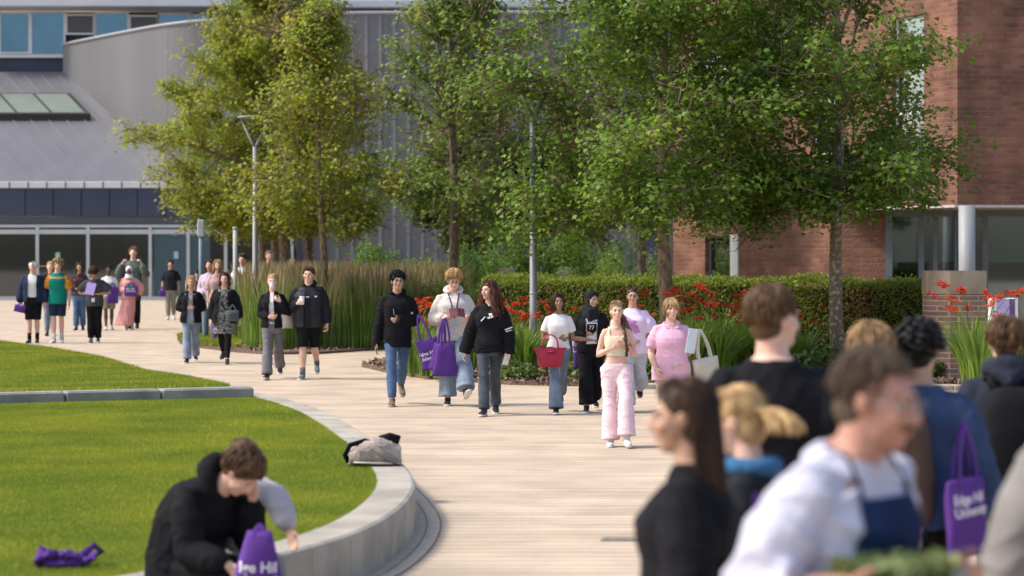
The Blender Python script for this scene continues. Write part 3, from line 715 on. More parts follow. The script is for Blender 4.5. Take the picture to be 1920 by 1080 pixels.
g_dark = leafmat('leaf_dark', (.21,.33,.035), (.085,.15,.020), (.36,.46,.05), .66)
g_mid = leafmat('leaf_mid', (.24,.35,.05), (.105,.17,.028), (.44,.42,.06), .62)
g_yel = leafmat('leaf_yellowing', (.36,.40,.035), (.17,.22,.024), (.46,.37,.04), .62)
g_dim = leafmat('leaf_deep', (.14,.19,.035), (.06,.09,.018))
g_red = leafmat('leaf_copper', (.12,.06,.025), (.05,.05,.015), (.20,.07,.03), .58)
tree(1571, 115, prof([(2.2,.4), (2.7,1.5), (3.3,2.15), (4.2,2.4), (5.2,2.1), (6.3,1.7), (7.6,1.0), (8.4,.3)], -.10), 2.3, 8.4, .115, g_dark, 40000, .100, 'nearest broadleaf tree with a pale spotted trunk in front of the brick building', 3, (.0, .1), bark_p, 27, 2.55, offx=-.25)
tree(1252, 118, prof([(1.8,.5), (2.2,1.6), (3.0,2.25), (3.8,2.55), (5,2.3), (6.3,1.6), (7.6,.7), (8.2,.2)], -.14), 2.1, 8.3, .125, g_dark, 50000, .085, 'second nearest tree rising between the woman in the pink shirt and the hedge', 8, (-.15, 0), bark_m, 26, 2.6)
tree(849, 84, prof([(2.2,.4), (2.7,1.4), (3.6,2.0), (4.8,2.0), (6.2,1.6), (7.6,1.0), (8.8,.5), (9.2,.2)]), 2.4, 9.2, .125, g_mid, 32000, .105, 'tree with a bare slim trunk behind the boy in the cream hoodie', 5, (0, 0), bark_m, 26, 2.8)
tree(607, 90, prof([(2.2,.5), (2.8,1.3), (3.6,1.5), (4.9,1.5), (5.8,1.0), (6.6,.5), (7.1,.2)], -.12), 2.3, 7.2, .085, g_yel, 20000, .09, 'yellowing narrow tree with a slightly leaning trunk over the man in the black puffer jacket', 12, (-.12, 0), bark_m, 22, 2.5)
tree(541, 63, prof([(2.2,.6), (3.0,1.9), (4.2,2.8), (5.5,2.9), (7,2.4), (8.5,1.6), (9.6,.8), (10.2,.2)], -.25), 2.4, 10.2, .20, g_yel, 62000, .125, 'broad yellow green tree with the thickest trunk over the left lamp post', 21, (-.35, 0), bark_m, 28, 2.8, offx=-.3)
tree(490, 59, prof([(2.2,.6), (3.0,1.6), (4.2,2.2), (5.5,2.5), (7,2.3), (9,1.5), (11,.6), (11.6,.2)]), 2.5, 11.6, .16, g_mid, 16000, .14, 'leftmost trunk of the row, dark tree just right of the lamp pole', 25, (0, 0), bark_m, 18, 2.8)
tree(517, 57, prof([(2.4,.6), (3.2,1.2), (5,1.8), (7,1.8), (9.5,1.2), (11.5,.4)]), 2.6, 11.8, .12, g_dim, 9000, .14, 'slim tree behind the thick trunk of the row, second from the left', 28, (0, 0), bark_m, 14, 3)
tree(577, 61, prof([(2.4,.6), (3.2,1.6), (4.2,2.1), (6,2.0), (8,1.2), (9.5,.4)]), 2.6, 9.6, .14, g_mid, 14000, .13, 'straight tree right of the thick trunk, half hidden by the yellowing tree', 31, (0, 0), bark_m, 16, 3)
tree(1205, 78, prof([(2.6,.6), (3.3,1.6), (4.2,2.0), (6,1.9), (7.5,.8)]), 2.8, 7.6, .115, g_dim, 7000, .11, 'slim tree standing behind the hedge near the brick building', 33, (0, 0), bark_m, 14, 3)
tree(905, 70, prof([(1.6,.5), (2.1,1.6), (3.0,2.1), (3.8,1.9), (4.6,1.2), (5.2,.4)]), 1.9, 5.3, .12, g_dim, 14000, .12, 'dark dense tree farther back filling the gap behind the lamp post', 36, (0, 0), bark_m, 22, 2.3)
tree(1075, 70, prof([(1.9,.4), (2.6,1.6), (3.4,1.9), (4.4,1.4), (5.2,.3)]), 2.1, 5.3, .10, g_red, 9000, .12, 'copper leaved maple between the grey wall and the lamp post', 39, (0, 0), bark_m, 18, 2.4)

# ------------------------------------------------------------------ shrubs
SM = np.array([(0,0), (.35,.45), (0,1.0), (-.35,.45)])
def shrub(px, s, w, dep, h, leafm, n, leaf, label, seed, z0=.0, group='shrubs behind the hedge', name='shrub', lumps=9, wisps=0):
    rg = random.Random(seed); o = empty(name, ((px - 960) / s, F / s, 0), 0, label, 'shrub', group); C = []; rgn = np.random.default_rng(seed)
    mb = MB()
    for i in range(lumps):
        c = np.array([rg.uniform(-.75, .75) * w, rg.uniform(-.7, .7) * dep, z0 + h * rg.uniform(.3, .78)]); r = np.array([w * .42, dep * .5, h * .32]) * rg.uniform(.7, 1.1)
        k = n // lumps; d = rgn.normal(0, 1, (k, 3)); d /= np.linalg.norm(d, axis=1)[:, None]; C.append(c + d * r * (rgn.uniform(.35, 1, (k, 1)) ** .5) * (1 + .25 * rgn.normal(0, 1, (k, 1)) * .5))
        mb.tube([(c[0] * .3, c[1] * .3, 0), (c[0] * .8, c[1] * .8, c[2] * .6), tuple(c)], [.03, .02, .01], 5)
    C = np.concatenate(C); C[:, 2] = np.clip(C[:, 2], .05, None)
    mb.build('stem', bark_m, o); leafcloud('foliage', C, leaf, leafm, o, seed, .0, SM); return o
s_g = leafmat('shrub_green', (.18,.30,.04), (.08,.15,.022)); s_l = leafmat('shrub_light', (.26,.38,.07), (.12,.20,.04)); s_y = leafmat('shrub_olive', (.26,.30,.06), (.12,.14,.03), (.30,.20,.05), .66)
shrub(735, 74, .95, .8, 2.35, s_g, 5000, .075, 'rounded green shrub above the tan grasses beside the grey wall', 1)
shrub(800, 78, .95, .8, 2.1, s_y, 5000, .07, 'olive shrub with yellow tips left of the middle trunk', 2)
shrub(895, 80, 1.0, .8, 2.2, s_g, 6000, .07, 'green shrub just right of the middle trunk', 3)
shrub(1010, 76, 1.4, 1.2, 2.9, s_g, 11000, .08, 'tall leafy green shrub directly behind the nearer lamp post', 4)
shrub(1110, 72, 1.2, 1.1, 2.5, s_l, 9000, .06, 'feathery light green shrub right of the nearer lamp post', 5)
shrub(1185, 74, 1.0, .8, 2.15, s_l, 6000, .06, 'feathery pale shrub around the slim trunk behind the hedge', 6)
shrub(1000, 92, 1.2, .5, 1.65, s_y, 5000, .06, 'low olive shrub between the two stone blocks', 7)
shrub(1125, 94, 1.1, .5, 1.72, s_l, 5000, .06, 'variegated low shrub behind the girl in the white top', 8)
shrub(1225, 98, .9, .4, 1.68, s_g, 4500, .055, 'low dark green shrub against the hedge left of the tree trunk', 9)
shrub(1295, 98, .6, .4, 1.68, s_g, 3500, .055, 'low green shrub below the narrow ground floor window', 10)
shrub(860, 88, 1.0, .6, 1.7, s_y, 4500, .06, 'olive shrub with dry seed heads behind the boy in the cream hoodie', 11)
shrub(930, 90, .8, .6, 1.55, s_y, 4000, .06, 'dry olive shrub in front of the left stone block', 12)
cap_r = leafmat('red_shrub', (.30,.07,.05), (.14,.08,.05))
for i, (px, s) in enumerate(((590, 66), (635, 66), (680, 67), (725, 68))):
    shrub(px, s, .8, .4, 1.95, cap_r, 1800, .06, ['red flowering shrub behind the puffer jacket man, leftmost of four', 'red flowering shrub under the grey wall, second from the left', 'red flowering shrub under the grey wall, third from the left', 'red flowering shrub beside the rounded green shrub, rightmost of four'][i], 60 + i, group='red shrubs under the grey wall', name='red_shrub')

# ------------------------------------------------------------------ hedge
def hedge(pts, h, dep, label, seed, n, name='hedge'):
    """pts list of (x,y) front line"""
    a = Vector((*pts[0], 0)); b = Vector((*pts[1], 0)); L = (b - a).length; ang = math.atan2(b.y - a.y, b.x - a.x)
    o = empty(name, a, ang, label, 'hedge'); rg = np.random.default_rng(seed)
    mb = MB(); mb.span((.05, .09, 0), (L - .05, dep - .09, h - .09)); mb.build('dark_core', mat('hedge_core', (.022,.03,.012), 1, .5, 20), o)  # solid dark box filling the hedge behind its leaves
    area = [(L * h, 0), (L * dep, 1), (dep * h, 2), (dep * h, 3)]; T = sum(x for x, _ in area); C = []; 
    for A, k in area:
        m_ = int(n * A / T); u = rg.uniform(0, 1, m_); v = rg.uniform(0, 1, m_)
        if k == 0: c = np.stack([u * L, np.zeros(m_), v * h], 1)
        elif k == 1: c = np.stack([u * L, v * dep, np.full(m_, h)], 1)
        elif k == 2: c = np.stack([np.zeros(m_), u * dep, v * h], 1)
        else: c = np.stack([np.full(m_, L), u * dep, v * h], 1)
        C.append(c)
    C = np.concatenate(C); lump = np.sin(C[:, 0] * 3.1) * .03 + np.sin(C[:, 0] * 7.7 + C[:, 2] * 5) * .025 + np.sin(C[:, 2] * 9 + C[:, 0] * 2) * .02
    cen = np.array([L / 2, dep / 2, h / 2]); nrm = np.where(np.abs(C[:, 1:2]) < .01, [[0, -1, 0]], np.where(C[:, 2:3] > h - .01, [[0, 0, 1]], [[0, 0, 0]])); C = C + nrm * (lump[:, None] + rg.normal(0, .035, (len(C), 1))) + rg.normal(0, .02, C.shape)
    top = C[:, 2] > h - .10
    leafcloud('foliage', C[~top], .05, hm_face, o, seed, .0, SM, .2); leafcloud('new_growth', C[top], .05, hm_top, o, seed + 1, -1.5, SM, .1)
    return o
hm_face = leafmat('hedge_leaf', (.27,.30,.05), (.13,.16,.03), (.38,.22,.10), .60); hm_top = leafmat('hedge_top_leaf', (.29,.34,.04), (.15,.20,.03))
sA, sB = 100.0, 112.0
hedge([((905 - 960) / sA, F / sA), ((1744 - 960) / sB, F / sB + .0)], 1.50, .9, 'long clipped hedge with yellow green top running to the brick pier', 5, 60000)

# ------------------------------------------------------------------ tall ornamental grasses
def tall_grass(name, poly, n, h, m, wid, seed, label, bendy=.35, tip=0, front=.0, hv=.25, z0=.05, seg=3, split=False):
    rg = np.random.default_rng(seed); P = np.array(poly); lo = P.min(0); hi = P.max(0)
    x = rg.uniform(lo[0], hi[0], n * 6); y = rg.uniform(lo[1], hi[1], n * 6); k = inside(poly, x, y); 
    # clumped
    dens = np.sin(x * 5.1 + np.sin(y * 3)) * np.sin(y * 4.3 + np.cos(x * 2)) ; k &= rg.uniform(-1, 1, n * 6) < dens + .5
    x = x[k][:n]; y = y[k][:n]; n = len(x)
    H = h * rg.uniform(1 - hv, 1 + hv * .4, n); a = rg.uniform(0, 2 * np.pi, n); lx = np.cos(a) * H * bendy * rg.uniform(.2, 1, n); ly = np.sin(a) * H * bendy * rg.uniform(.2, 1, n)
    wa = rg.uniform(0, 2 * np.pi, n); V = np.zeros((n, (seg + 1) * 2, 3)); Fc = []
    for i in range(seg + 1):
        t = i / seg; 
        w_ = wid * ((1 - t) ** .6 if not tip else (.25 if t < .62 else (1.0 if t < .9 else .2))) * rg.uniform(.8, 1.2, n)
        cx = x + lx * t * t; cy = y + ly * t * t; cz = z0 + H * (t - .12 * bendy * t * t)
        V[:, 2 * i] = np.stack([cx - np.cos(wa) * w_, cy - np.sin(wa) * w_, cz], 1); V[:, 2 * i + 1] = np.stack([cx + np.cos(wa) * w_, cy + np.sin(wa) * w_, cz], 1)
    base = np.arange(n)[:, None] * (seg + 1) * 2
    for i in range(seg): Fc.append(base + np.array([2 * i, 2 * i + 1, 2 * i + 3, 2 * i + 2]))
    Fc = np.concatenate(Fc)
    return tag(npmesh(name, V.reshape(-1, 3), Fc, m), label, 'grass', kind='stuff')
gr_m = mat('reed_green', (.23,.36,.05), .5, vs=3, c2=(.12,.22,.03), trans=.45, detail=5)
pl_m = mat('plume_tan', (.33,.235,.125), .8, vs=2, c2=(.20,.18,.075), trans=.3, detail=5)
bp1 = [((452 - 960) / 90, F / 89), ((520 - 960) / 92, F / 92.5), ((690 - 960) / 91, F / 91), ((870 - 960) / 86, F / 86), ((900 - 960) / 70, F / 70), ((560 - 960) / 66, F / 66), ((440 - 960) / 70, F / 70)]
tall_grass('reed_grass', bp1, 50000, 1.42, gr_m, .011, 3, 'dense tall green reed grass filling the far planting bed', .30)
tall_grass('grass_plumes', bp1, 9500, 1.64, pl_m, .017, 4, 'tan feathery seed heads standing above the green reed grass', .20, tip=1, hv=.30, seg=6)

# ------------------------------------------------------------------ crocosmia clumps
cr_leaf = mat('sword_leaf', (.25,.37,.045), .4, vs=3, c2=(.13,.22,.03), trans=.4, spec=.5)
cr_stem = mat('flower_stem', (.12,.15,.03), .6)
cr_red = mat('red_petal', (.72,.035,.015), .5, vs=9, c2=(.55,.02,.015), trans=.3)
cr_or = mat('orange_red_petal', (.80,.10,.02), .5, vs=9, c2=(.65,.05,.015), trans=.3)
def croc(seed, h, nleaf, nfl, spread, fm):
    rg = np.random.default_rng(seed); o = empty('crocosmia_plant', (0,0,0))
    n = nleaf; seg = 5; a = rg.uniform(0, 2 * np.pi, n); r0 = rg.uniform(0, .14, n); H = h * rg.uniform(.55, .9, n); be = rg.uniform(.1, spread, n)
    V = np.zeros((n, (seg + 1) * 2, 3))
    for i in range(seg + 1):
        t = i / seg; w_ = .017 * math.sin(math.pi * min(1, .18 + t * .82)) ** .8 + .001; rr = r0 + be * H * t * t; z = H * (t - .22 * be * t ** 3)
        cx = np.cos(a) * rr; cy = np.sin(a) * rr; V[:, 2*i] = np.stack([cx + np.sin(a) * w_, cy - np.cos(a) * w_, z], 1); V[:, 2*i+1] = np.stack([cx - np.sin(a) * w_, cy + np.cos(a) * w_, z], 1)
    base = np.arange(n)[:, None] * (seg + 1) * 2; npmesh('leaves', V.reshape(-1, 3), np.concatenate([base + np.array([2*i, 2*i+1, 2*i+3, 2*i+2]) for i in range(seg)]), cr_leaf, o)
    q = random.Random(seed)
    for i in range(nfl):
        st = MB(); fl = MB()
        az = q.uniform(0, 6.28); b = q.uniform(.15, .45); H_ = h * q.uniform(.78, 1.08); path = [Vector((math.cos(az) * b * H_ * t * t, math.sin(az) * b * H_ * t * t, H_ * t)) for t in (0, .3, .6, .85, 1)]
        e = path[-1]; dr = Vector((math.cos(az), math.sin(az), .25)).normalized(); path.append(e + dr * .09); path.append(e + dr * .20 + Vector((0, 0, .02))); st.tube(path, [.004] * 7, 4)
        for k in range(13):
            c = e + dr * (.010 + .013 * k) + Vector((q.gauss(0, .017), q.gauss(0, .017), .02 + q.gauss(0, .018)))
            for m_ in range(5):
                aa = m_ * 1.257 + q.random(); s1 = .052 * (1 - k * .05); u = Vector((math.cos(aa), math.sin(aa), q.uniform(.1, .7))).normalized(); v = u.cross(Vector((0, 0, 1))).normalized() * .015
                fl.add([c, c + u * s1 * .6 + v, c + u * s1, c + u * s1 * .6 - v], [(0, 1, 2, 3)])
        fl.build('flower_spray', fm, st.build('flower_stem', cr_stem, o), recalc=False)
    return o
protos = [croc(1, 1.15, 150, 8, .75, cr_red), croc(2, 1.05, 140, 7, .85, cr_red), croc(5, 1.1, 60, 12, .5, cr_or), croc(6, .95, 60, 9, .5, cr_or)]
spots = [(772, 116, 2, 'behind the tote of the black jacket man, leftmost'), (800, 118, 3, 'between the first purple tote and the cream hoodie'), (815, 112, 2, 'left of the cream hoodie, tall'), (786, 108, 3, 'far back between black jacket and cream hoodie'),
    (884, 112, 3, 'between the cream hoodie and the long haired girl'), (945, 117, 3, 'right of the long haired girl, low orange flowers'), (965, 110, 1, 'between long haired girl and lamp post'), (985, 118, 1, 'at the left foot of the nearer lamp post'), (1028, 113, 1, 'behind the red handbag'), (1072, 114, 3, 'between the girl in white and the hijab'),
    (1232, 116, 2, 'between the two women in pink tops'), (1210, 110, 3, 'behind the woman in the tie dye tee'), (1300, 121, 0, 'just right of the woman in the pink shirt, many red flowers'), (1325, 116, 0, 'behind the cream bag, with tall red flower sprays'), (1348, 121, 1, 'right of the cream bag, arching to the paving'), (1380, 118, 0, 'left of the man in the black tee, densest red flowers'), (1396, 112, 0, 'close behind the head of the man in the black tee'),
    (1350, 109, 0, 'back row near the hedge, right of the tree trunk'), (1290, 108, 0, 'against the hedge just right of the tree trunk'), (1425, 119, 1, 'hidden behind the shoulder of the man in the black tee'), (1500, 116, 1, 'left of the spotted trunk'),
    (1838, 131, 2, 'left of the totem sign with sprays over the brick pier'), (1822, 128, 0, 'in front of the brick pier, tallest red sprays'), (1917, 121, 0, 'right of the totem sign at the edge of the picture')]
for i, (px, s, k, where) in enumerate(spots):
    o = copy_tree(protos[k]); o.location = ((px - 960) / s, F / s, .05); o.rotation_euler = (0, 0, i * 1.3); sc = 1 + .12 * math.sin(i * 2.7); sc *= (1.15 if px > 1800 else 1); o.scale = (sc, sc, sc)
    tag(o, ('orange' if k > 1 else 'red') + ' flowered crocosmia clump ' + where, 'plant', 'crocosmia clumps along the bed')
for o in protos:
    for c in list(o.children_recursive): bpy.data.objects.remove(c)
    bpy.data.objects.remove(o)
# low leafy ground plants
gc = leafmat('broad_leaf', (.20,.28,.07), (.10,.16,.04)); gp = 0
for i, (px, s, w, h, lb) in enumerate(((1480, 121, .45, .5, 'left of the spotted trunk'), (1535, 120, .45, .55, 'at the foot of the spotted trunk, left side'), (1610, 120, .5, .6, 'right of the spotted trunk'), (1680, 119, .5, .55, 'below the hedge near the brick pier'), (1735, 121, .4, .45, 'against the left foot of the brick pier'), (1225, 122, .35, .45, 'between the two women in pink'), (965, 122, .35, .35, 'in front of the lamp post base'), (840, 120, .3, .3, 'behind the feet of the boy in the cream hoodie'), (1090, 120, .4, .45, 'behind the trousers of the woman in the hijab'))):
    shrub(px, s, w, .3, h, gc, 900, .085, 'low leafy light green plant ' + lb, 90 + i, 0.0, 'low leafy plants in the bed', 'ground_plant', 6)
# ------------------------------------------------------------------ people
def V3(*a): return Vector(a)
def nrm(v): return Vector(v).normalized()
SKIN = {'fair': ((.72,.46,.36), (.62,.36,.27)), 'light': ((.64,.40,.30), (.54,.31,.22)), 'tan': ((.50,.31,.21), (.40,.23,.15)), 'brown': ((.34,.195,.125), (.26,.14,.09)), 'ruddy': ((.50,.27,.20), (.38,.18,.13)), 'dark': ((.12,.065,.045), (.09,.045,.03))}
def skinm(k):
    a, b = SKIN[k]; m = mat('skin_' + k, a, .5, vs=9, c2=b, spec=.35)
    bs = m.node_tree.nodes['Principled BSDF']; bs.inputs['Subsurface Weight'].default_value = .12; bs.inputs['Subsurface Radius'].default_value = (.02, .008, .004); bs.inputs['Subsurface Scale'].default_value = 1
    return m
def cloth(name, c, var=.22, vs=5, **k): return mat('cloth_' + name, c, .85, var, vs, .35, 120, spec=.12, **k)
HAIR = {'black': (.012,.010,.010), 'dkbrown': (.045,.024,.014), 'brown': (.10,.055,.028), 'ltbrown': (.22,.13,.065), 'auburn': (.09,.035,.02), 'blond': (.46,.30,.14), 'ginger': (.46,.27,.115), 'dkblond': (.30,.19,.09), 'greybrown': (.085,.058,.04)}
def hairm(k):
    c = HAIR[k]; return mat('hair_' + k, tuple(x * 1.25 for x in c), .42, vs=30, c2=tuple(x * .55 for x in c), spec=.18, stretch=(1, 1, .12), detail=3)
MALE = [(-.11,.140,.095,.0), (-.06,.160,.112,.005), (.03,.160,.110,.005), (.12,.148,.103,0), (.2,.146,.103,-.003), (.30,.158,.112,-.005), (.38,.168,.116,-.003), (.43,.160,.108,.003), (.47,.138,.090,.008), (.505,.105,.075,.012), (.535,.078,.062,.013), (.552,.066,.056,.013)]
FEM = [(-.11,.145,.098,.0), (-.06,.170,.118,.006), (.03,.160,.110,.005), (.12,.132,.094,0), (.2,.124,.088,-.003), (.29,.138,.112,-.012), (.36,.145,.112,-.012), (.42,.142,.096,.002), (.46,.122,.080,.008), (.495,.092,.068,.012), (.525,.068,.056,.013), (.542,.058,.050,.013)]
def sell(cx, cy, hx, hy, n=22, e=2.5):
    out = []
    for k in range(n):
        a = 2 * math.pi * k / n; c, s = math.cos(a), math.sin(a)
        out.append((cx + hx * math.copysign(abs(c) ** (2 / e), c), cy + hy * math.copysign(abs(s) ** (2 / e), s)))
    return out
class Person:
    def __init__(s, label, px, S, top=None, h=None, yaw=0, sex='f', wt=1.0, skin='light', lean=0, side=0, twist=0, pel=0, head=(0,0,0), legs=((8,4,2),(-8,10,2)), arms=None, hands=None, seat=None, vox=.009, feet=(None,None), group='people walking on the campus path', lift=0, neck=.075):
        s.h = (h if h else EYE - (top - HOR) / S - .015); k = s.k = s.h / 1.75; s.sex = sex; s.wt = wt; s.vox = vox; s.B = MALE if sex == 'm' else FEM
        s.root = empty('person', ((px - 960) / S, F / S, lift), R(yaw), label, 'person', group); s.S = S
        s.sk = skinm(skin); s.skin = skin
        if seat is None and group == 'people walking on the campus path':
            legs = tuple((fl * 1.5 + (5 if fl > 0 else -5), kn + (0 if fl > 0 else 12), ab) for fl, kn, ab in legs)
            feet = tuple((f if f else (0 if legs[i][0] > 0 else 20)) for i, f in enumerate(feet))
        # legs
        hipx = .088 if sex == 'm' else .092; s.leg = []; low = 1e9
        for sd, (fl, kn, ab) in zip((-1, 1), legs):
            hip = V3(sd * hipx, 0, 0); f = R(fl); a = R(ab - (3.5 if seat is None else 0))
            d1 = nrm((sd * math.sin(a), -math.sin(f), -math.cos(f))); g = R(fl - kn); d2 = nrm((sd * math.sin(a) * .5, -math.sin(g), -math.cos(g)))
            knee = hip + d1 * .435; ank = knee + d2 * .415
            s.leg.append([hip, knee, ank, d1, d2])
        pit = []
        for i in (0, 1):
            fp = feet[i]
            if fp is None: fp = 0
            pit.append(R(fp))     # + = toe down (heel lifted)
        s.foot = []
        for i, sd in enumerate((-1, 1)):
            ank = s.leg[i][2]; out = R(7) * sd; fw = nrm((math.sin(out), -math.cos(out), 0)); fwd = nrm(fw * math.cos(pit[i]) + V3(0, 0, -math.sin(pit[i]))); up = nrm(fwd.cross(V3(0, 0, 1)).cross(fwd)) if abs(fwd.z) < .99 else V3(0, -1, 0)
            s.foot.append((ank, fwd, up))
            for t in (-.06, .185): low = min(low, (ank + fwd * t - up * .085).z)
        hz = -low
        if seat is not None: hz = seat / k
        s.P = V3(0, 0, hz)
        s.leg = [[a + s.P, b + s.P, c + s.P, d, e] for a, b, c, d, e in s.leg]; s.foot = [(a + s.P, b, c) for a, b, c in s.foot]
        # spine
        s.sp = []; p = s.P.copy(); 
        zs = np.arange(-.16, .64, .01); base = None; pts = []
        pos = V3(0, 0, 0); cur = []
        for z in zs:
            t = min(1, max(0, (z - .02) / .38)); t = t * t * (3 - 2 * t); ang = R(pel + lean * t); sa = R(side * t); tw = R(twist * t)
            M = Matrix.Rotation(tw, 3, 'Z') @ Matrix.Rotation(sa, 3, 'Y') @ Matrix.Rotation(ang, 3, 'X')
            cur.append((z, pos.copy(), M)); pos = pos + M @ V3(0, 0, .01)
        p0 = cur[16][1]; s.sp = [(z, s.P + q - p0, M) for z, q, M in cur]
        sh = .166 if sex == 'm' else .145; sh *= (1 + (wt - 1) * .5)
        _, c, M = s.fr(.438); s.shM = M; s.sh = [c + M @ V3(-sh, .008, 0), c + M @ V3(sh, .008, 0)]
        arms = arms or (((-.14, .06, -1), (-.05, -.18, -1)), ((.14, .06, -1), (.05, -.18, -1)))
        hands = hands or (None, None)
        s.arm = []
        for i, sd in enumerate((-1, 1)):
            U = M @ nrm(arms[i][0]); Fd = M @ nrm(arms[i][1]); el = s.sh[i] + U * .285; wr = el + Fd * .25
            hd = hands[i] or {}; D = nrm(M @ Vector(hd['d'])) if 'd' in hd else Fd
            T = nrm(M @ Vector(hd.get('t', (0, -1, .1)))); T = nrm(T - D * T.dot(D)); cu = hd.get('c', .35)
            s.arm.append((s.sh[i], el, wr, D, T, cu, U, Fd))
        # head
        _, nb, M2 = s.fr(.53); Hm = Matrix.Rotation(R(twist), 3, 'Z') @ Matrix.Rotation(R(head[0]), 3, 'Z') @ Matrix.Rotation(R(head[2]), 3, 'Y') @ Matrix.Rotation(R(head[1]), 3, 'X')
        s.neck0 = nb; neckd = nrm(M2 @ V3(0, -.10, 1) + Hm @ V3(0, 0, .6)); s.neck1 = nb + neckd * neck
        s.HM = Hm; s.HC = s.neck1 + Hm @ V3(0, -.018, .085)
        s.body()
    def fr(s, z):
        i = int(round((z + .16) / .01)); i = max(0, min(len(s.sp) - 1, i)); return s.sp[i]
    def ring(s, z, hx, hy, yo=0, e=2.5, n=22):
        _, c, M = s.fr(z); return [(c + M @ V3(x, y, 0)) * s.k for x, y in sell(0, yo, hx, hy, n, e)]
    def K(s, p): return Vector(p) * s.k
    def hp(s, x, y, z): return (s.HC + s.HM @ V3(x, y, z)) * s.k
    def girth(s):
        w = s.wt; out = []
        for z, hx, hy, yo in s.B:
            b = math.exp(-((z - .12) / .2) ** 2); f = 1 + (w - 1) * (.75 + .5 * b); out.append((z, hx * f, hy * (1 + (w - 1) * (.8 + 1.0 * b)), yo - (w - 1) * .12 * b))
        return out
    def body(s):
        mb = MB(); k = s.k; w = 1 + (s.wt - 1) * .7; fm = s.sex == 'f'
        mb.rings([s.ring(z, hx, hy, yo) for z, hx, hy, yo in s.girth()])
        for i in (0, 1):
            hip, kn, an, d1, d2 = s.leg[i]; lr = (.083 if fm else .080)
            pts = [hip + V3(0, .01, .03), hip.lerp(kn, .15), hip.lerp(kn, .5), hip.lerp(kn, .85), kn, kn.lerp(an, .15), kn.lerp(an, .32), kn.lerp(an, .6), kn.lerp(an, .9), an - d2 * -.02]
            rr = [lr, lr * 1.0, lr * .84, lr * .66, .053, .052, .056, .045, .034, .036]
            mb.tube([p * k for p in pts], [r * k * w for r in rr], 12)
            a, f, u = s.foot[i]; sx = f.cross(u)
            prs = []
            for t, hw, tp in ((-.055, .024, .045), (-.02, .030, .07), (.05, .034, .05), (.12, .038, .03), (.165, .03, .018), (.185, .015, .01)):
                c = a + f * t - u * (.08 - tp / 2 - .004); prs.append([(c + sx * (hw * math.cos(2 * math.pi * q / 10)) + u * (tp / 2 * math.sin(2 * math.pi * q / 10))) * k for q in range(10)])
            mb.rings(prs)
        for i, sd in enumerate((-1, 1)):
            S0, el, wr, D, T, cu, U, Fd = s.arm[i]; q = (.94 if fm else 1.06) * (1 + (s.wt - 1) * .9)
            ca = s.fr(.44)[1] + s.shM @ V3(sd * .08, .005, .018)
            mb.tube([p * k for p in (ca, S0 + s.shM @ V3(-sd * .01, 0, .005), S0.lerp(el, .18), S0.lerp(el, .5), S0.lerp(el, .85), el, el.lerp(wr, .2), el.lerp(wr, .5), el.lerp(wr, .85), wr, wr + D * .02)], [r * k * q for r in (.045, .053, .050, .045, .038, .036, .039, .035, .026, .023, .024)], 12)
            s.hand(mb, wr, D, T, cu, i, k)
        fat = 1 + (s.wt - 1) * .6; nr_ = (.050 if fm else .058) * fat
        c0 = s.fr(.49)[1]; mb.tube([p * k for p in (c0, s.neck0, s.neck1, s.HC + s.HM @ V3(0, .02, -.03))], [.07 * k, nr_ * 1.1 * k, nr_ * k, nr_ * .95 * k], 14)
        H = s.hp; M = s.HM
        def el_(c, r): mb.ell(H(*c), [x * k for x in r], M)
        jw = 1 if not fm else .93; jw *= fat
        el_((0, .018, .028), (.074, .092, .090)); el_((0, -.012, .005), (.068, .074, .090)); el_((0, -.030, -.035), (.058 * jw, .056, .070)); el_((0, -.052, -.080), (.034 * jw, .034, .034)); el_((0, -.02, -.072), (.048 * jw, .05, .036))
        for sx in (-1, 1):
            el_((sx * .034 * fat, -.062, -.022), (.026, .022, .026)); el_((sx * .076, .012, -.004), (.009, .018, .030)); el_((sx * .026, -.080, .030), (.026, .011, .009))
        mb.tube([H(0, -.082, .022), H(0, -.092, .002), H(0, -.104, -.020), H(0, -.096, -.032)], [.010 * k, .0115 * k, .0145 * k, .012 * k], 8)
        el_((-.011, -.092, -.027), (.009, .010, .008)); el_((.011, -.092, -.027), (.009, .010, .008)); el_((0, -.083, -.055), (.023, .012, .012))
        s.bo = solid(mb, 'body', s.sk, s.root, s.vox * .78, 3)
        if s.vox <= .012: s.face()
    def face(s, smile=False):
        k = s.k; bvh = BVHTree.FromObject(s.bo, bpy.context.evaluated_depsgraph_get()) if False else None
        H = s.hp; ew = mat('eye_white', (.75,.72,.68), .25); ir = mat('iris', (.03,.02,.015), .2); lip = mat('lip_' + s.skin, tuple(x * y for x, y in zip(SKIN[s.skin][0], (.85, .48, .48))), .45)
        def on(x, z, out=.002):
            # surface of the face at local x,z
            o = H(x, -.2, z); d = (H(x, 0, z) - H(x, -.2, z)).normalized(); hit, loc, n_, f_ = s.bo.ray_cast(o, d)
            return (loc - d * out * k) if hit else H(x, -.085, z)
        s.on = on
        bm_ = mat('brow', (.05,.03,.02), .8) if s.skin != 'fair' else mat('brow_light', (.14,.08,.045), .8)
        for sx in (-1, 1):
            mb = MB(); mi = MB(); mw = MB()
            c = on(sx * .031, .008, -.004); mb.ell(c, [.0155 * k, .008 * k, .0075 * k], s.HM, 10, 6); c2 = on(sx * .031, .008, .003); mi.ell(c2, [.0072 * k, .004 * k, .0072 * k], s.HM, 8, 6)
            mi.tube([on(sx * .017, .0125, .001), on(sx * .031, .0165, .001), on(sx * .046, .0115, .001)], [.0012 * k, .0022 * k, .0012 * k], 5)
            mw.tube([on(sx * .014, .026, .001), on(sx * .03, .032, .001), on(sx * .050, .027, .001)], [.0042 * k, .005 * k, .002 * k], 6, [.003 * k] * 3)
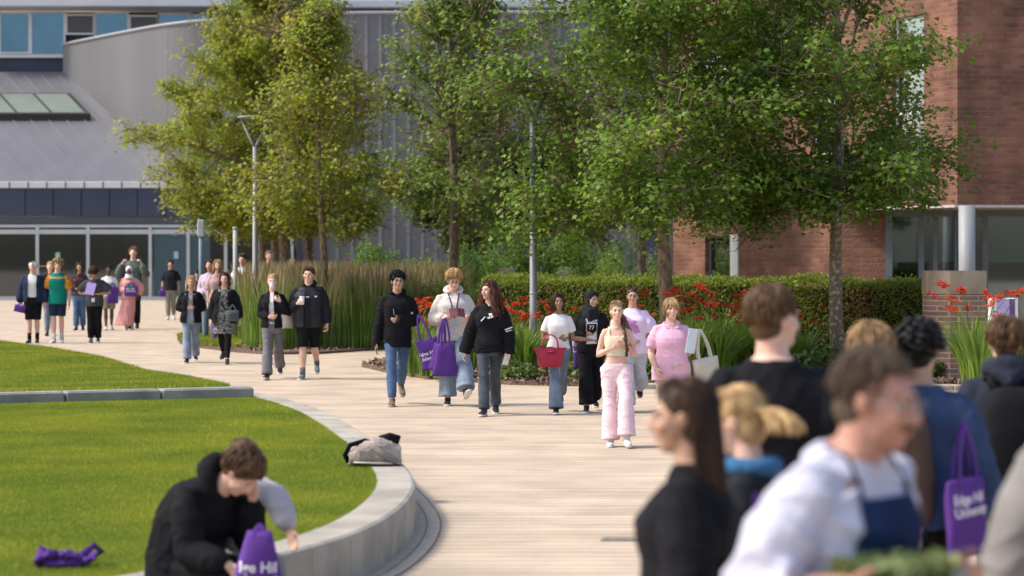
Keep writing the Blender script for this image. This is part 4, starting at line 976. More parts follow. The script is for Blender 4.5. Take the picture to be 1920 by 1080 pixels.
            e = mb.build('eye', ew, s.root, True); mi.build('iris', ir, e, True); mw.build('eyebrow', bm_, s.root, True)
        mb = MB(); mb.tube([on(-.025, -.052, .0), on(-.012, -.0515, .002), on(0, -.053, .002), on(.012, -.0515, .002), on(.025, -.052, .0)], [.001 * k, .0045 * k, .0045 * k, .0045 * k, .001 * k], 6, [.003 * k] * 5)
        mb.tube([on(-.022, -.057, .0), on(0, -.061, .002), on(.022, -.057, .0)], [.001 * k, .005 * k, .001 * k], 6, [.003 * k] * 3)
        s.lips = mb.build('lips', lip, s.root, True)
    def smile(s):
        k = s.k; on = s.on; bpy.data.objects.remove(s.lips)
        mb = MB(); mb.tube([on(-.030, -.046, .001), on(-.015, -.054, .002), on(0, -.057, .002), on(.015, -.054, .002), on(.030, -.046, .001)], [.001 * k, .007 * k, .0085 * k, .007 * k, .001 * k], 8, [.0035 * k] * 5)
        o = mb.build('lips', mat('smile_lip', (.55,.20,.18), .4), s.root, True)
        mb = MB(); mb.tube([on(-.023, -.049, .0045), on(0, -.055, .0055), on(.023, -.049, .0045)], [.002 * k, .005 * k, .002 * k], 6, [.002 * k] * 3); mb.build('teeth', mat('teeth', (.8,.78,.72), .3), o, True)
    def hand(s, mb, wr, D, T, cu, i, k):
        n = T.cross(D) if i == 0 else D.cross(T); n.normalize()
        def pt(a, b, c): return (wr + D * a + T * b + n * c) * k
        def fing(p, d, segs, r, c1):
            pts = [p]; dd = d
            for j, L in enumerate(segs):
                ang = c1 * (.9, 1.2, .9)[j]; dd = nrm(dd * math.cos(ang) + nrm(n - dd * n.dot(dd)) * math.sin(ang)); pts.append(pts[-1] + dd * L)
            mb.tube([q * k for q in pts], [r * k, r * .97 * k, r * .9 * k, r * .72 * k], 7)
        mb.tube([pt(-.01, 0, 0), pt(.02, 0, 0), pt(.05, 0, .002), pt(.085, 0, 0), pt(.095, 0, 0)], [.024 * k, .030 * k, .038 * k, .039 * k, .034 * k], 12, [.018 * k, .016 * k, .015 * k, .013 * k, .010 * k], up=n)
        for j, (b, L, a) in enumerate(((.028, .040, .088), (.010, .045, .092), (-.009, .042, .090), (-.027, .033, .084))):
            fing(wr + D * a + T * b, nrm(D + T * (.06 - j * .04)), (L, L * .62, L * .5), .0088 if j < 3 else .0078, cu * (1 + .08 * j))
        b0 = wr + D * .022 + T * .024; d0 = nrm(D * .62 + T * .75 + n * .25)
        mb.tube([q * k for q in (wr + D * .012 + T * .012, b0, b0 + d0 * .036, b0 + nrm(d0 + D * .5 + n * cu * .6) * .066, b0 + nrm(d0 + D * .9 + n * cu) * .088)], [x * k for x in (.016, .0145, .0115, .010, .0075)], 7)
    def palm(s, i, a=.075, c=.02):
        S0, el, wr, D, T, cu, U, Fd = s.arm[i]; n = T.cross(D) if i == 0 else D.cross(T); return s.root_w(wr + D * a + n * c)
    def root_w(s, p):
        return Matrix.Rotation(s.root.rotation_euler[2], 3, 'Z') @ (Vector(p) * s.k) + s.root.location
    def W(s, x, y, z): return s.root_w((x, y, z))
    # ---------------- garments
    def top(s, m, hem=-.08, ease=.016, sleeve=1.0, cuff=.012, neck=.535, flare=.0, fold=.006, name='top', cut=None, wide=None, vox=None, lowneck=None, straps=False, extra=None, seed=0, sl_ease=None):
        k = s.k; mb = MB(); g = s.girth(); R_ = []
        def gi(z): 
            zs = [q[0] for q in g]; return [float(np.interp(z, zs, [q[j] for q in g])) for j in (1, 2, 3)]
        if hem < -.13:
            hx, hy, yo = gi(-.1)
        zz_ = [hem] + [z for z in np.arange(math.ceil((hem + .02) / .05) * .05, neck - .005, .045)] + [neck]
        for z in zz_:
            hx, hy, yo = gi(max(z, -.13)); e_ = ease + (flare * max(0, (.2 - z)) if z < .2 else 0)
            if z < -.02: hx = max(hx, gi(-.05)[0] * .98); hy = max(hy, gi(-.05)[1] * .98)
            if not straps and z > .36: e_ = e_ + (.012 - e_) * min(1, (z - .36) / .12)
            R_.append(s.ring(z, hx + e_, hy + e_, yo))
        mb.rings(R_)
        sl = sl_ease if sl_ease is not None else ease
        fm = s.sex == 'f'; q = (.94 if fm else 1.06) * (1 + (s.wt - 1) * .9)
        for i, sd in enumerate((-1, 1)):
            S0, el, wr, D, T, cu, U, Fd = s.arm[i]
            if straps:
                f = s.fr(neck)
                a = s.fr(neck - .02); b = s.fr(.50); hx, hy, yo = gi(neck)
                x = sd * hx * .62
                pf = a[1] + a[2] @ V3(x, -(hy + ease) * .86 + yo, 0); pt_ = b[1] + b[2] @ V3(sd * hx * .66, .0, .012); pb = a[1] + a[2] @ V3(x, hy * .9 + yo, 0); pm_ = pf.lerp(pt_, .5) + b[2] @ V3(0, -.022, .022)
                mb.tube([p * k for p in (pf, pm_, pt_, pb)], [.018 * k] * 4, 8, [.009 * k] * 4, up=(0, -1, 0)); continue
            if sleeve <= 0:
                ca = s.fr(.44)[1] + s.shM @ V3(sd * .08, .005, .018); mb.tube([ca * k, (S0 + s.shM @ V3(sd * .005, 0, .0)) * k], [(.044 + ease * .4) * k, (.050 + ease * .5) * k], 10); continue
            tot = .535; L = sleeve * tot; path = []; rad = []
            ca = s.fr(.44)[1] + s.shM @ V3(sd * .085, .005, .020); path.append(ca); rad.append(.043 * q + .010)
            ts = [0, .05, .12, .2, .26, .285, .31, .36, .42, .48, .53]; 
            base = [.053, .055, .053, .046, .041, .040, .042, .042, .037, .030, .028]
            for t, r in zip(ts, base):
                if t > L + .001: break
                p = S0 + U * t if t <= .285 else el + Fd * (t - .285)
                last = t; path.append(p); rad.append(r * q + max(.007, sl * min(1 + (t / tot) * .3, .45 + t * 5)) + (sl * .6 if (sleeve < .6 and t > .10) else 0))
            p = S0 + U * L if L <= .285 else el + Fd * (L - .285)
            if (p - path[-1]).length > .008: path.append(p); rad.append((rad[-1]) if sleeve < .9 else (.030 * q + cuff))
            elif sleeve >= .9: rad[-1] = .030 * q + cuff
            mb.tube([p * k for p in path], [r * k for r in rad], 14)
        if extra: extra(mb)
        o = solid(mb, name, m, s.root, vox or s.vox, 4, fold * k, (5, 5, 7), seed + s.S, cut)
        return o
    def hood(s, m, r=.045, up=.02, name='hood', back=.05):
        k = s.k; mb = MB(); _, c, M = s.fr(.535); pts = []
        for a in range(-150, 151, 25):
            t = R(a); y = math.cos(t); x = math.sin(t); pts.append((c + M @ V3(x * .095, y * (.075 if y > 0 else .085) + back * max(0, y) * .5, up * max(-.5, y) + .01)) * k)
        rr = [r * k * (.45 + .75 * max(0, math.cos(R(a / 1.5)))) for a in range(-150, 151, 25)]
        mb.tube(pts, rr, 10); mb.tube([(c + M @ V3(-.06, .10, .02)) * k, (c + M @ V3(0, .135, -.04)) * k, (c + M @ V3(.06, .10, .02)) * k], [r * k * .9, r * k * 1.25, r * k * .9], 10)
        return solid(mb, name, m, s.root, s.vox, 3, .006, (8, 8, 8), 3)
    def pants(s, m, length=1.0, ease=.012, flare=0.0, waist=.06, fold=.006, name='trousers', seed=0, knee=None, vox=None, calf=None):
        k = s.k; mb = MB(); g = s.girth(); zs = [q[0] for q in g]; w = 1 + (s.wt - 1) * .7
        def gi(z): return [float(np.interp(z, zs, [q[j] for q in g])) for j in (1, 2, 3)]
        mb.rings([s.ring(z, gi(z)[0] + ease * .8, gi(z)[1] + ease * .8, gi(z)[2]) for z in (-.15, -.12, -.07, -.02, .03, waist)])
        lr = .083 if s.sex == 'f' else .080
        for i in (0, 1):
            hip, kn, an, d1, d2 = s.leg[i]; tot = .435 + .40; L = length * tot; path = [hip + V3(0, .005, .03)]; rad = [lr * w + ease]
            for t, r in ((.02, lr), (.08, lr * .97), (.15, lr * .9), (.22, lr * .83), (.30, lr * .74), (.37, lr * .67), (.435, .055), (.50, .055), (.57, .056), (.64, .050), (.71, .044), (.77, .040), (.82, .038), (.85, .038)):
                if t > L + .001: break
                p = hip + d1 * t if t <= .435 else kn + d2 * (t - .435); fl = flare * max(0, (t - .35) / .48) ** 1.1
                path.append(p); rad.append(r * w + ease * (1 + .5 * t) + fl)
            mb.tube([p * k for p in path], [r * k for r in rad], 14)
        return solid(mb, name, m, s.root, vox or s.vox, 4, fold * k, (5, 5, 9), seed + s.S * .3)
    def skirt(s, m, z0, z1, flare=.08, fold=.01, name='skirt', sway=0, ease=.015):
        k = s.k; mb = MB(); g = s.girth(); zs = [q[0] for q in g]; R_ = []
        def gi(z): return [float(np.interp(z, zs, [q[j] for q in g])) for j in (1, 2, 3)]
        for j in range(12):
            t = j / 11; z = z0 + (z1 - z0) * t
            if z > -.1:
                hx, hy, yo = gi(z); R_.append(s.ring(z, hx + ease, hy + ease, yo))
            else:
                hx, hy, yo = gi(-.06); u = (-.1 - z); c = s.fr(-.1)[1] + V3(sway * u, 0, -u); R_.append([(c + V3(x, y, 0)) * k for x, y in sell(0, yo, hx + ease + flare * u, hy + ease + flare * u * 1.1, 22, 2.1)])
        mb.rings(R_); return solid(mb, name, m, s.root, s.vox, 4, fold * k, (14, 14, 1.5), s.S)
    def shoes(s, m, sole, name='shoe', hi=0.0, socks=None, bulk=1.0):
        k = s.k
        for i in (0, 1):
            a, f, u = s.foot[i]; sx = f.cross(u); mb = MB(); so_ = MB()
            def rg_(lst, zoff=0):
                out = []
                for t, hw, z0, z1 in lst:
                    c = a + f * t; out.append([(c + sx * (hw * bulk * math.copysign(abs(math.cos(2 * math.pi * q / 14)) ** .8, math.cos(2 * math.pi * q / 14))) + u * ((z0 + z1) / 2 + (z1 - z0) / 2 * math.copysign(abs(math.sin(2 * math.pi * q / 14)) ** .8, math.sin(2 * math.pi * q / 14)))) * k for q in range(14)])
                return out
            mb.rings(rg_([(-.070, .020, -.066, -.02), (-.055, .032, -.068, .005), (-.02, .037, -.068, .015), (.02, .038, -.068, .0), (.06, .041, -.068, -.020), (.11, .046, -.068, -.030), (.155, .044, -.068, -.036), (.185, .032, -.067, -.042), (.200, .015, -.066, -.05)]))
            mb.tube([(a - u * .03) * k, (a + u * (.02 + hi)) * k], [.042 * k, .043 * k], 12)
            o = solid(mb, name, m, s.root, min(s.vox, .009), 2)
            so_.rings(rg_([(-.078, .022, -.090, -.062), (-.05, .038, -.092, -.060), (.02, .039, -.090, -.062), (.11, .049, -.090, -.062), (.17, .044, -.089, -.060), (.205, .028, -.086, -.058), (.212, .012, -.082, -.062)])); so_.build('sole', sole, o, True)
            if socks:
                m2, hs = socks; mb = MB(); an = s.leg[i][2]; kn = s.leg[i][1]; d = nrm(kn - an); mb.tube([(an - d * .01) * k, (an + d * hs) * k], [.043 * k, .044 * k], 12); mb.build('sock', m2, s.root, True)
    # ---------------- hair
    def hair(s, color, style='short', seed=1, vol=.0, part=0.0, length=.3, front='back', tail=None, n=170, thick=1.0, wave=.01, phmin=None, spread=0):
        k = s.k; m = hairm(color) if isinstance(color, str) else color; mb = MB(); H = s.hp; rg = random.Random(seed); r0 = (.083 + vol, .099 + vol, .094 + vol); c0 = (0, .024, .036)
        if s.vox <= .0111 and style in ('short', 'crop', 'mop', 'long', 'bob', 'pony'): n = int(n * 2.0); thick *= .62
        hl = .004 if style in ('curly', 'mop') else 0
        mb.ell(H(c0[0], c0[1] + .004, c0[2] + .004), [x * k * .985 for x in r0], s.HM, 18, 12)
        if style in ('short', 'curly', 'mop', 'crop'):
            mb.ell(H(0, .045, -.025), [.070 * k, .062 * k, .062 * k], s.HM)
        else:
            mb.ell(H(0, .045, -.03), [.076 * k, .066 * k, .08 * k], s.HM)
        base = solid(mb, 'hair', m, s.root, max(.007, s.vox * .8), 2, .004, (30, 30, 30), seed)
        st = MB()
        def srf(th, ph, o=.0):    # th from top, ph azimuth from front
            return (c0[0] + (r0[0] + o) * math.sin(th) * math.sin(ph), c0[1] - (r0[1] + o) * math.sin(th) * math.cos(ph), c0[2] + (r0[2] + o) * math.cos(th))
        def clump(path, w_): st.tube([H(*p) for p in path], [w_ * k * q for q in ([.6] + [1.0] * (len(path) - 2) + [.15])], 5, [w_ * .55 * k * q for q in ([.6] + [1.0] * (len(path) - 2) + [.15])])
        if style in ('short', 'crop', 'mop'):
            for i in range(n):
                ph = rg.uniform(-math.pi, math.pi); fr_ = math.cos(ph); tm = {1: 1.02, 0: 1.75}[1 if fr_ > .55 else 0] + rg.uniform(-.1, .12); 
                if fr_ < -.3: tm = 2.15 + rg.uniform(-.1, .1)
                if style == 'mop' and fr_ > .4: tm = 1.32 + rg.uniform(-.08, .1)
                t0 = rg.uniform(.0, tm - .4); o = vol * .3 + (.010 if style != 'crop' else .003) + rg.uniform(0, .008 if style != 'mop' else .016)
                tw = rg.uniform(-.25, .25); clump([srf(t0 + (min(t0 + .75, tm) - t0) * q / 4, ph + tw * q / 4 + (.15 if style == 'mop' else 0) * q / 4, o * math.sin(math.pi * (q / 4 * .8 + .1)) + .002) for q in range(5)], rg.uniform(.006, .012) * thick)
        elif style == 'curly':
            for i in range(n):
                ph = rg.uniform(-math.pi, math.pi); fr_ = math.cos(ph); tm = 1.12 if fr_ > .5 else (1.75 if fr_ > -.3 else 2.1); th = rg.uniform(0, 1) ** .6 * tm; p = srf(th, ph, .004 + rg.uniform(0, .012)); rr = rg.uniform(.009, .016) * thick; st.ell(H(*p), [rr * k, rr * k, rr * k * .8], s.HM, 7, 5)
        elif style in ('long', 'bob', 'pony', 'bun'):
            for i in range(n):
                sd = rg.choice((-1, 1)); ph = sd * rg.uniform(phmin if phmin else (.95 if front == 'back' else .62), math.pi); y0 = rg.uniform(-.5, .9)
                tstart = .12; px_ = part
                path = []; tm = 1.45 + rg.uniform(-.1, .1)
                for q in range(5):
                    t = tstart + (tm - tstart) * q / 4; ph2 = sd * (abs(ph) * (.55 + .45 * (q / 4) ** .5)) if q else sd * rg.uniform(.3, math.pi) ; ph2 = ph * (.8 + .2 * q / 4); p = srf(t, ph2, .003 + rg.uniform(0, .005)); path.append((p[0] + px_ * (1 - q / 4), p[1], p[2]))
                if style in ('pony', 'bun'):
                    a = path[2]; tp = (0, .118, .03 if style == 'pony' else .06); path = [path[0], path[1], path[2], tuple(.5 * (path[3][j] + tp[j]) * (1.06 if j == 0 else 1.02) for j in range(3)), tp]; clump(path, rg.uniform(.005, .010)); continue
                L = length * rg.uniform(.82, 1.05) if style == 'long' else length * rg.uniform(.9, 1.04); e = path[-1]; nn = 6; base_w = s.HC * 1.0
                loc = s.HC + s.HM @ Vector(e); pts = [s.HC + s.HM @ Vector(p) for p in path]; ww = rg.uniform(0, 6.28); fronty = (abs(ph) < 1.35)
                dx = (s.HM @ V3(math.copysign(1, e[0]), 0, 0))
                for q in range(1, nn + 1):
                    t = q / nn; d = V3(0, 0, -L * t) + dx * (.012 * math.sin(ww + t * 9) * (wave / .01) + ((.012 + spread * ((i * 37 % 17) / 17)) if style == 'long' else -.006) * t ** .7) + V3(0, (-.045 if (fronty and style == 'long') else .03) * t, 0)
                    if style == 'bob': d = d + (s.HM @ V3(0, -.01 if fronty else -.0, 0)) * t
                    pts.append(loc + d)
                w_ = rg.uniform(.007, .013) * thick; q_ = [.6] + [1.0] * (len(pts) - 2) + [.2]; st.tube([p * k for p in pts], [w_ * k * x for x in q_], 5, [w_ * .6 * k * x for x in q_])
            if style == 'pony' or tail:
                L = length; drop = tail or (0, .10, 1)
                for i in range(130):
                    ww = rg.uniform(0, 6.28); ox, oy = rg.gauss(0, .017), rg.gauss(0, .015); loc = s.HC + s.HM @ V3(0, .118, .03); pts = [loc]
                    for q in range(1, 8):
                        t = q / 7; d = V3(drop[0] * t ** .7, drop[1] * math.sin(t * 1.57), -L * drop[2] * t ** 1.2) ; pts.append(loc + s.HM @ V3(d.x, d.y, 0) + V3(ox * (1 + t), oy * (1 + t), d.z) + V3(.008 * math.sin(ww + t * 7), 0, 0))
                    st.tube([p * k for p in pts], [x * k for x in (.004, .006, .006, .006, .005, .005, .004, .001)], 5)
            if style == 'bun': st.ell(H(0, .120, .07), [.035 * k, .03 * k, .033 * k], s.HM)
        if s.vox <= .0111 and style not in ('bun',):
            for i in range(90):
                ph = rg.uniform(-math.pi, math.pi); t0 = rg.uniform(.2, 1.7 if abs(ph) > 1 else .8); o = rg.uniform(.008, .022) + (.008 if style == 'curly' else 0)
                st.tube([H(*srf(t0 + q * .16, ph + q * rg.uniform(-.12, .12), .004 + o * math.sin(q * 1.0))) for q in range(4)], [.0016 * k] * 4, 3)
        if st.v: st.build('hair_strands', m, base, True, recalc=False)
        return base
    def fringe(s, color, n=26, low=.035, seed=4, sweep=.4):
        k = s.k; st = MB(); rg = random.Random(seed)
        for i in range(n):
            x = rg.uniform(-.062, .062); pts = [(x * .5, -.045, .128), (x * .85, -.088, .095), (x * 1.0 + sweep * .02, -.104, .065), (x * 1.05 + sweep * .04, -.098, low + rg.uniform(-.01, .012) + abs(x) * -.3)]
            st.tube([s.hp(*p) for p in pts], [.004 * k, .008 * k, .008 * k, .002 * k], 5, [.003 * k, .005 * k, .005 * k, .002 * k])
        st.build('fringe', hairm(color), s.root, True, recalc=False)
    def glasses(s, color=(.02,.02,.02)):
        k = s.k; mb = MB(); m = mat('spectacle_frame_%d' % int(color[0] * 100), color, .3)
        for sx in (-1, 1):
            pts = [s.hp(sx * .032 + .023 * math.cos(a), -.104 + .004 * abs(math.cos(a)), .008 + .017 * math.sin(a)) for a in np.linspace(0, 2 * math.pi, 15)]; mb.tube(pts, .0015 * k, 5)
            mb.tube([s.hp(sx * .054, -.100, .012), s.hp(sx * .074, -.07, .012), s.hp(sx * .079, .01, .006)], .0018 * k, 5)
        mb.tube([s.hp(-.01, -.106, .012), s.hp(0, -.109, .014), s.hp(.01, -.106, .012)], .0018 * k, 5)
        mb.build('glasses', m, s.root, True)
    def project(s, ob, x, z, out=.003, fromy=-1.0):
        hit, loc, n_, f_ = ob.ray_cast(Vector((x, fromy, z)), Vector((0, math.copysign(1, -fromy), 0))); return (loc + Vector((0, math.copysign(out, fromy), 0))) if hit else None
    def lanyard(s, ob, m, card=True, zc=.18, cardm=None):
        k = s.k; ch = s.fr(zc)[1]; nk = s.fr(.52)[1]; mb = MB()
        for sx in (-1, 1):
            pts = []
            for t in np.linspace(0, 1, 9):
                x = sx * (.07 * (1 - t)) * k; z = (nk.z + .0 + (ch.z - nk.z) * t) * k; p = s.project(ob, x + ch.x * k, z, .004)
                if p is not None: pts.append(p)
            if len(pts) > 2: mb.tube(pts, .009 * k, 4, .002 * k, up=(0, -1, 0))
        lo_ = mb.build('lanyard', m, s.root)
        if card:
            p = s.project(ob, ch.x * k, (ch.z - .05) * k, .006)
            if p is not None:
                mb = MB(); mb.box((p.x, p.y, p.z), (.036, .002, .045), None, .0015); mb.build('badge', cardm or mat('badge_white', (.75,.75,.78), .4), lo_)
    def decal(s, ob, me, M, name, m, out=.003, fromy=-1.0):
        """wrap a flat mesh (local x,z after M) onto the garment"""
        me.transform(M); bm = bmesh.new(); bm.from_mesh(me); bmesh.ops.triangulate(bm, faces=bm.faces)
        for _ in range(2): bmesh.ops.subdivide_edges(bm, edges=[e for e in bm.edges if e.calc_length() > .02], cuts=1); bmesh.ops.triangulate(bm, faces=bm.faces)
        bad = []
        for v in bm.verts:
            p = s.project(ob, v.co.x, v.co.z, out, fromy)
            if p is None: bad.append(v)
            else: v.co = p
        bmesh.ops.delete(bm, geom=bad, context='VERTS'); bm.to_mesh(me); bm.free(); me.name = name; return link(name, me, m, s.root)
    def patch(s, ob, poly, name, m, fromy=-1.0, out=.003):
        bm = bmesh.new(); bm.faces.new([bm.verts.new((x, 0, z)) for x, z in poly]); me = bpy.data.meshes.new(name); bm.to_mesh(me); bm.free(); return s.decal(ob, me, Matrix.Identity(4), name, m, out, fromy)
    def txt(s, ob, t, size, x, z, m, name='print', fromy=-1.0, rot=0, align='CENTER'):
        me = text_mesh(t, size, .0008, align=align); Mx = Matrix.Translation((x, 0, z)) @ (Matrix.Rotation(R(180), 4, 'Z') if fromy > 0 else Matrix.Identity(4)) @ Matrix.Rotation(R(rot), 4, 'Y') @ UP; return s.decal(ob, me, Mx, name, m, fromy=fromy)

# ------------------------------------------------------------------ carried things
purple = cloth('purple_tote', (.125,.050,.28), .25, 5); print_w = mat('print_white', (.72,.70,.76), .7)
def tote(label, top, yaw, w=.36, h=.40, hl=.28, text=True, m=None, tilt=0, bulge=.03, seed=1, name='tote_bag', cat='bag', hm=None, txt='Edge Hill\nUniversity', ts=.075, flap=False, tm=None, group=None, txo=-.13, tzo=.19, narrow=1.0):
    """bag hanging by two handles from world point top"""
    m = m or purple; o = empty(name, top, R(yaw), label, cat, group); o.rotation_euler = (0, R(tilt), R(yaw))
    mb = MB(); rs = []
    nz = 14
    for i in range(nz):
        t = i / (nz - 1); z = -hl - h * (1 - t); prof_ = math.sin(math.pi * min(.98, max(.02, .08 + .84 * (1 - t) ** .8))); ring = []
        for x, y in sell(0, 0, w / 2 * (1 - .05 * math.sin(t * 3)) * (narrow + (1 - narrow) * (1 - t)), bulge * (.30 + .9 * prof_), 30, 3.2):
            ring.append(Vector((x, y + .012 * noise.noise((x * 9 + seed, z * 5, 0)) , z + .008 * noise.noise((x * 8, seed, 1)))))
        rs.append(ring)
    mb.rings(rs); b = mb.build('bag_body', m, o, True)
    for sy in (-1, 1):
        mb = MB(); pts = []
        for q in range(13):
            a = q / 12; x = (w * .24 * narrow) * math.cos(math.pi * a) ; z = -hl + hl * math.sin(math.pi * a) ** .75; x *= (1 - .7 * math.sin(math.pi * a) ** 2); pts.append((x, sy * (bulge * .5 * (1 - math.sin(math.pi * a)) + .006), z - .03 * (1 - math.sin(math.pi * a))))
        mb.tube(pts, .013, 6, .003, up=(0, 1, 0)); mb.build('handle', hm or m, o)
    if text:
        def srf_y(x, z):
            hit, loc, n_, f_ = b.ray_cast(Vector((x, -1, z)), Vector((0, 1, 0))); return loc.y - .003 if hit else None
        me = text_mesh(txt, ts, .0015); me.transform(Matrix.Translation((txo, 0, -hl - h + tzo)) @ UP)
        bm = bmesh.new(); bm.from_mesh(me); bmesh.ops.triangulate(bm, faces=bm.faces)
        bad = []
        for v in bm.verts:
            y_ = srf_y(v.co.x, v.co.z)
            if y_ is None: bad.append(v)
            else: v.co.y = y_
        bmesh.ops.delete(bm, geom=bad, context='VERTS')
        bm.to_mesh(me); bm.free(); me.name = 'lettering'; link('lettering', me, tm or print_w, b)
    return o
def cup(label, p, seed=0, h=.10):
    o = empty('paper_cup', p, 0, label, 'cup', 'white paper cups'); mb = MB(); mb.tube([(0,0,-h/2), (0,0,h/2)], [.030, .040], 14); mb.build('cup_body', mat('cup_white', (.78,.77,.74), .6, .06, 8), o, True)
    mb = MB(); mb.tube([(0,0,h/2 - .002), (0,0,h/2 + .008), (0,0,h/2 + .014)], [.043, .043, .036], 14); mb.build('lid', mat('cup_lid', (.74,.74,.72), .4), o, True); return o
def sheet(name, label, p, yaw, pitch, w, h, m, cat, t=.006, roll=0, fold_=False):
    o = empty(name, p, 0, label, cat); o.rotation_euler = (R(pitch), R(roll), R(yaw)); mb = MB()
    if fold_:
        for sx in (-1, 1):
            M = Matrix.Rotation(R(sx * 16), 3, 'Z'); mb.box(M @ V3(sx * w / 4, 0, 0), (w / 4, t / 2, h / 2), M, .001)
        mb.build('cover', m, o)
    else: mb.box((0,0,0), (w / 2, t / 2, h / 2), None, .002); mb.build('cover', m, o)
    return o
# ------------------------------------------------------------------ cloth colours
black = cloth('black', (.012,.012,.015), .4); black2 = cloth('charcoal', (.022,.024,.03), .4); cream = cloth('cream', (.66,.60,.54), .12); whitec = cloth('white', (.74,.73,.73), .10)
navyc = cloth('navy', (.025,.035,.075), .35); jeans = cloth('jeans_mid', (.095,.165,.30), .4, 6); jeans_l = cloth('jeans_light', (.28,.345,.43), .4, 6); jeans_g = cloth('jeans_grey', (.085,.095,.115), .4, 6); jeans_b = cloth('jeans_faded', (.20,.25,.32), .4, 6)
greyc = cloth('grey', (.19,.18,.19), .25); greyl = cloth('light_grey', (.50,.52,.60), .15); pink = cloth('pink_linen', (.80,.46,.60), .12); pinkp = cloth('pink_trousers', (.82,.60,.64), .10); beige = cloth('beige', (.58,.45,.34), .12); khaki = cloth('khaki', (.30,.27,.22), .25)
creamtop = cloth('ivory_rib', (.72,.64,.48), .10); tie = cloth('pale_pink_dye', (.78,.62,.74), .0, 3, c2=(.68,.50,.72)); olive = cloth('grey_green', (.13,.16,.14), .3); teal = cloth('teal', (.01,.22,.18), .25); salmon = cloth('salmon', (.72,.33,.31), .15); dkgrey = cloth('dark_grey', (.075,.075,.08), .3)
steel = cloth('navy_sweater', (.045,.075,.16), .3); coatw = cloth('chef_white', (.52,.52,.63), .08); apron = cloth('apron_navy', (.012,.025,.075), .3); redbag = mat('red_leather', (.42,.015,.05), .45, .25, 8, .2, 60); bagcr = cloth('canvas_cream', (.60,.55,.46), .15)
sole_w = mat('sole_white', (.68,.66,.62), .6, .15, 20); sole_b = mat('sole_black', (.02,.02,.02), .6); shoe_k = mat('shoe_black', (.02,.02,.022), .5, .3, 12); shoe_w = mat('shoe_white', (.66,.65,.64), .5, .2, 12); shoe_br = mat('shoe_brown', (.20,.14,.10), .7, .3, 12); shoe_g = mat('shoe_grey', (.16,.19,.21), .7, .4, 14)
sock_w = cloth('sock_white', (.7,.7,.68), .1); dress_p = cloth('print_dress', (.28,.28,.26), .0, 26, c2=(.012,.012,.015)); dark_p = cloth('dark_print', (.10,.05,.05), .0, 20, c2=(.02,.02,.025)); sleeve_p = cloth('bright_sleeve', (.70,.12,.03), .0, 14, c2=(.65,.42,.02)); lany = cloth('lanyard_purple', (.09,.05,.16), .2)
HANG = ((-.16, .06, -1), (-.06, -.20, -1)); HANGB = ((.16, .06, -1), (.06, -.20, -1))
def opencut(P, g0, g1, zc=0):
    k = P.k; zt = P.sp[66][1].z * k
    def f(c): return c.y < .01 * k and abs(c.x - P.P.x) < (g0 + (g1 - g0) * max(0, min(1, (zt - c.z) / (.5 * k)))) * k
    return f

# ---- 1: boy in black jacket with glasses
P = Person('man with glasses in a black zip jacket and blue jeans, leftmost of three friends', 745, G(0,760).y and (760-HOR)/2, 503, yaw=4, sex='m', skin='tan', head=(8,2,0), legs=((7,2,2),(-9,24,1)), feet=(0,28),
    arms=(((-.22,.05,-1), (-.16,-.05,-1)), ((.24,.16,-1), (-.75,-.62,.12))), hands=({'c':.3}, {'d':(-.9,-.4,-.1),'t':(-.2,-.4,.9),'c':.9}), lift=0)
P.hair('black', 'curly', 1, vol=.008, n=190, thick=1.1); P.glasses()
T = P.top(black, hem=-.16, ease=.026, sleeve=1.12, cuff=.030, neck=.545, fold=.012, name='jacket'); P.hood(black, .036, .02)
P.pants(jeans, 1.0, .012, 0, fold=.008); P.shoes(shoe_br, mat('sole_tan', (.40,.32,.26), .7))
mb = MB(); k = P.k
a = P.project(T, -.055 * k, 1.245 * k); b = P.project(T, -.045 * k, 1.17 * k); mb.tube([a, b], .004, 5); mb.build('zip', mat('zip_grey', (.5,.5,.52), .4), T)
P.patch(T, [(.175*k,1.20*k),(.20*k,1.20*k),(.20*k,1.175*k),(.175*k,1.175*k)], 'badge', whitec)
t1 = tote('purple tote bag with white lettering on the arm of the man in the zip jacket', P.W(.265, -.12, 1.165), -6, .30, .40, .33, tilt=-17, seed=1, group='purple tote bags', txt='Edge Hill\nUniversity', ts=.070, txo=-.15, narrow=1.0, bulge=.02)
# ---- 2: boy in cream hoodie
P = Person('young man in a cream hoodie and wide jeans looking down at a maroon booklet', 850, (759-HOR)/2, 503, yaw=6, sex='m', skin='fair', head=(2,20,0), legs=((3,2,3),(20,6,7)), feet=(0,-24),
    arms=(((-.34,.02,-1), (.42,-.88,.10)), ((.30,.08,-1), (-.12,-.85,.08))), hands=({'d':(.5,-.8,.1),'t':(.3,-.2,.9),'c':1.0}, {'d':(-.3,-.9,.2),'t':(-.2,-.2,.9),'c':.9}))
P.hair('ginger', 'mop', 2, vol=.007, n=230, thick=1.2); P.glasses()
T = P.top(cream, hem=-.10, ease=.055, sleeve=1.0, cuff=.012, neck=.545, fold=.013, name='hoodie', sl_ease=.030); P.hood(cream, .046, .03)
P.pants(jeans_b if False else jeans_l, 1.0, .028, .045, fold=.010); P.shoes(shoe_k, sole_w); P.lanyard(T, lany, True, .20, mat('badge_blue', (.25,.38,.55), .4, vs=40, c2=(.65,.65,.68)))
sheet('booklet', 'open maroon booklet held by the young man in the cream hoodie', P.W(.02, -.40, 1.21), 12, -35, .21, .13, mat('maroon', (.16,.03,.045), .6, .3, 12), 'booklet', .008, fold_=True)
t2 = tote('longer plain purple tote bag in the hand of the man in the cream hoodie', P.W(-.13, -.37, 1.135), 6, .36, .42, .34, text=False, seed=2, group='purple tote bags', bulge=.035, narrow=.62)
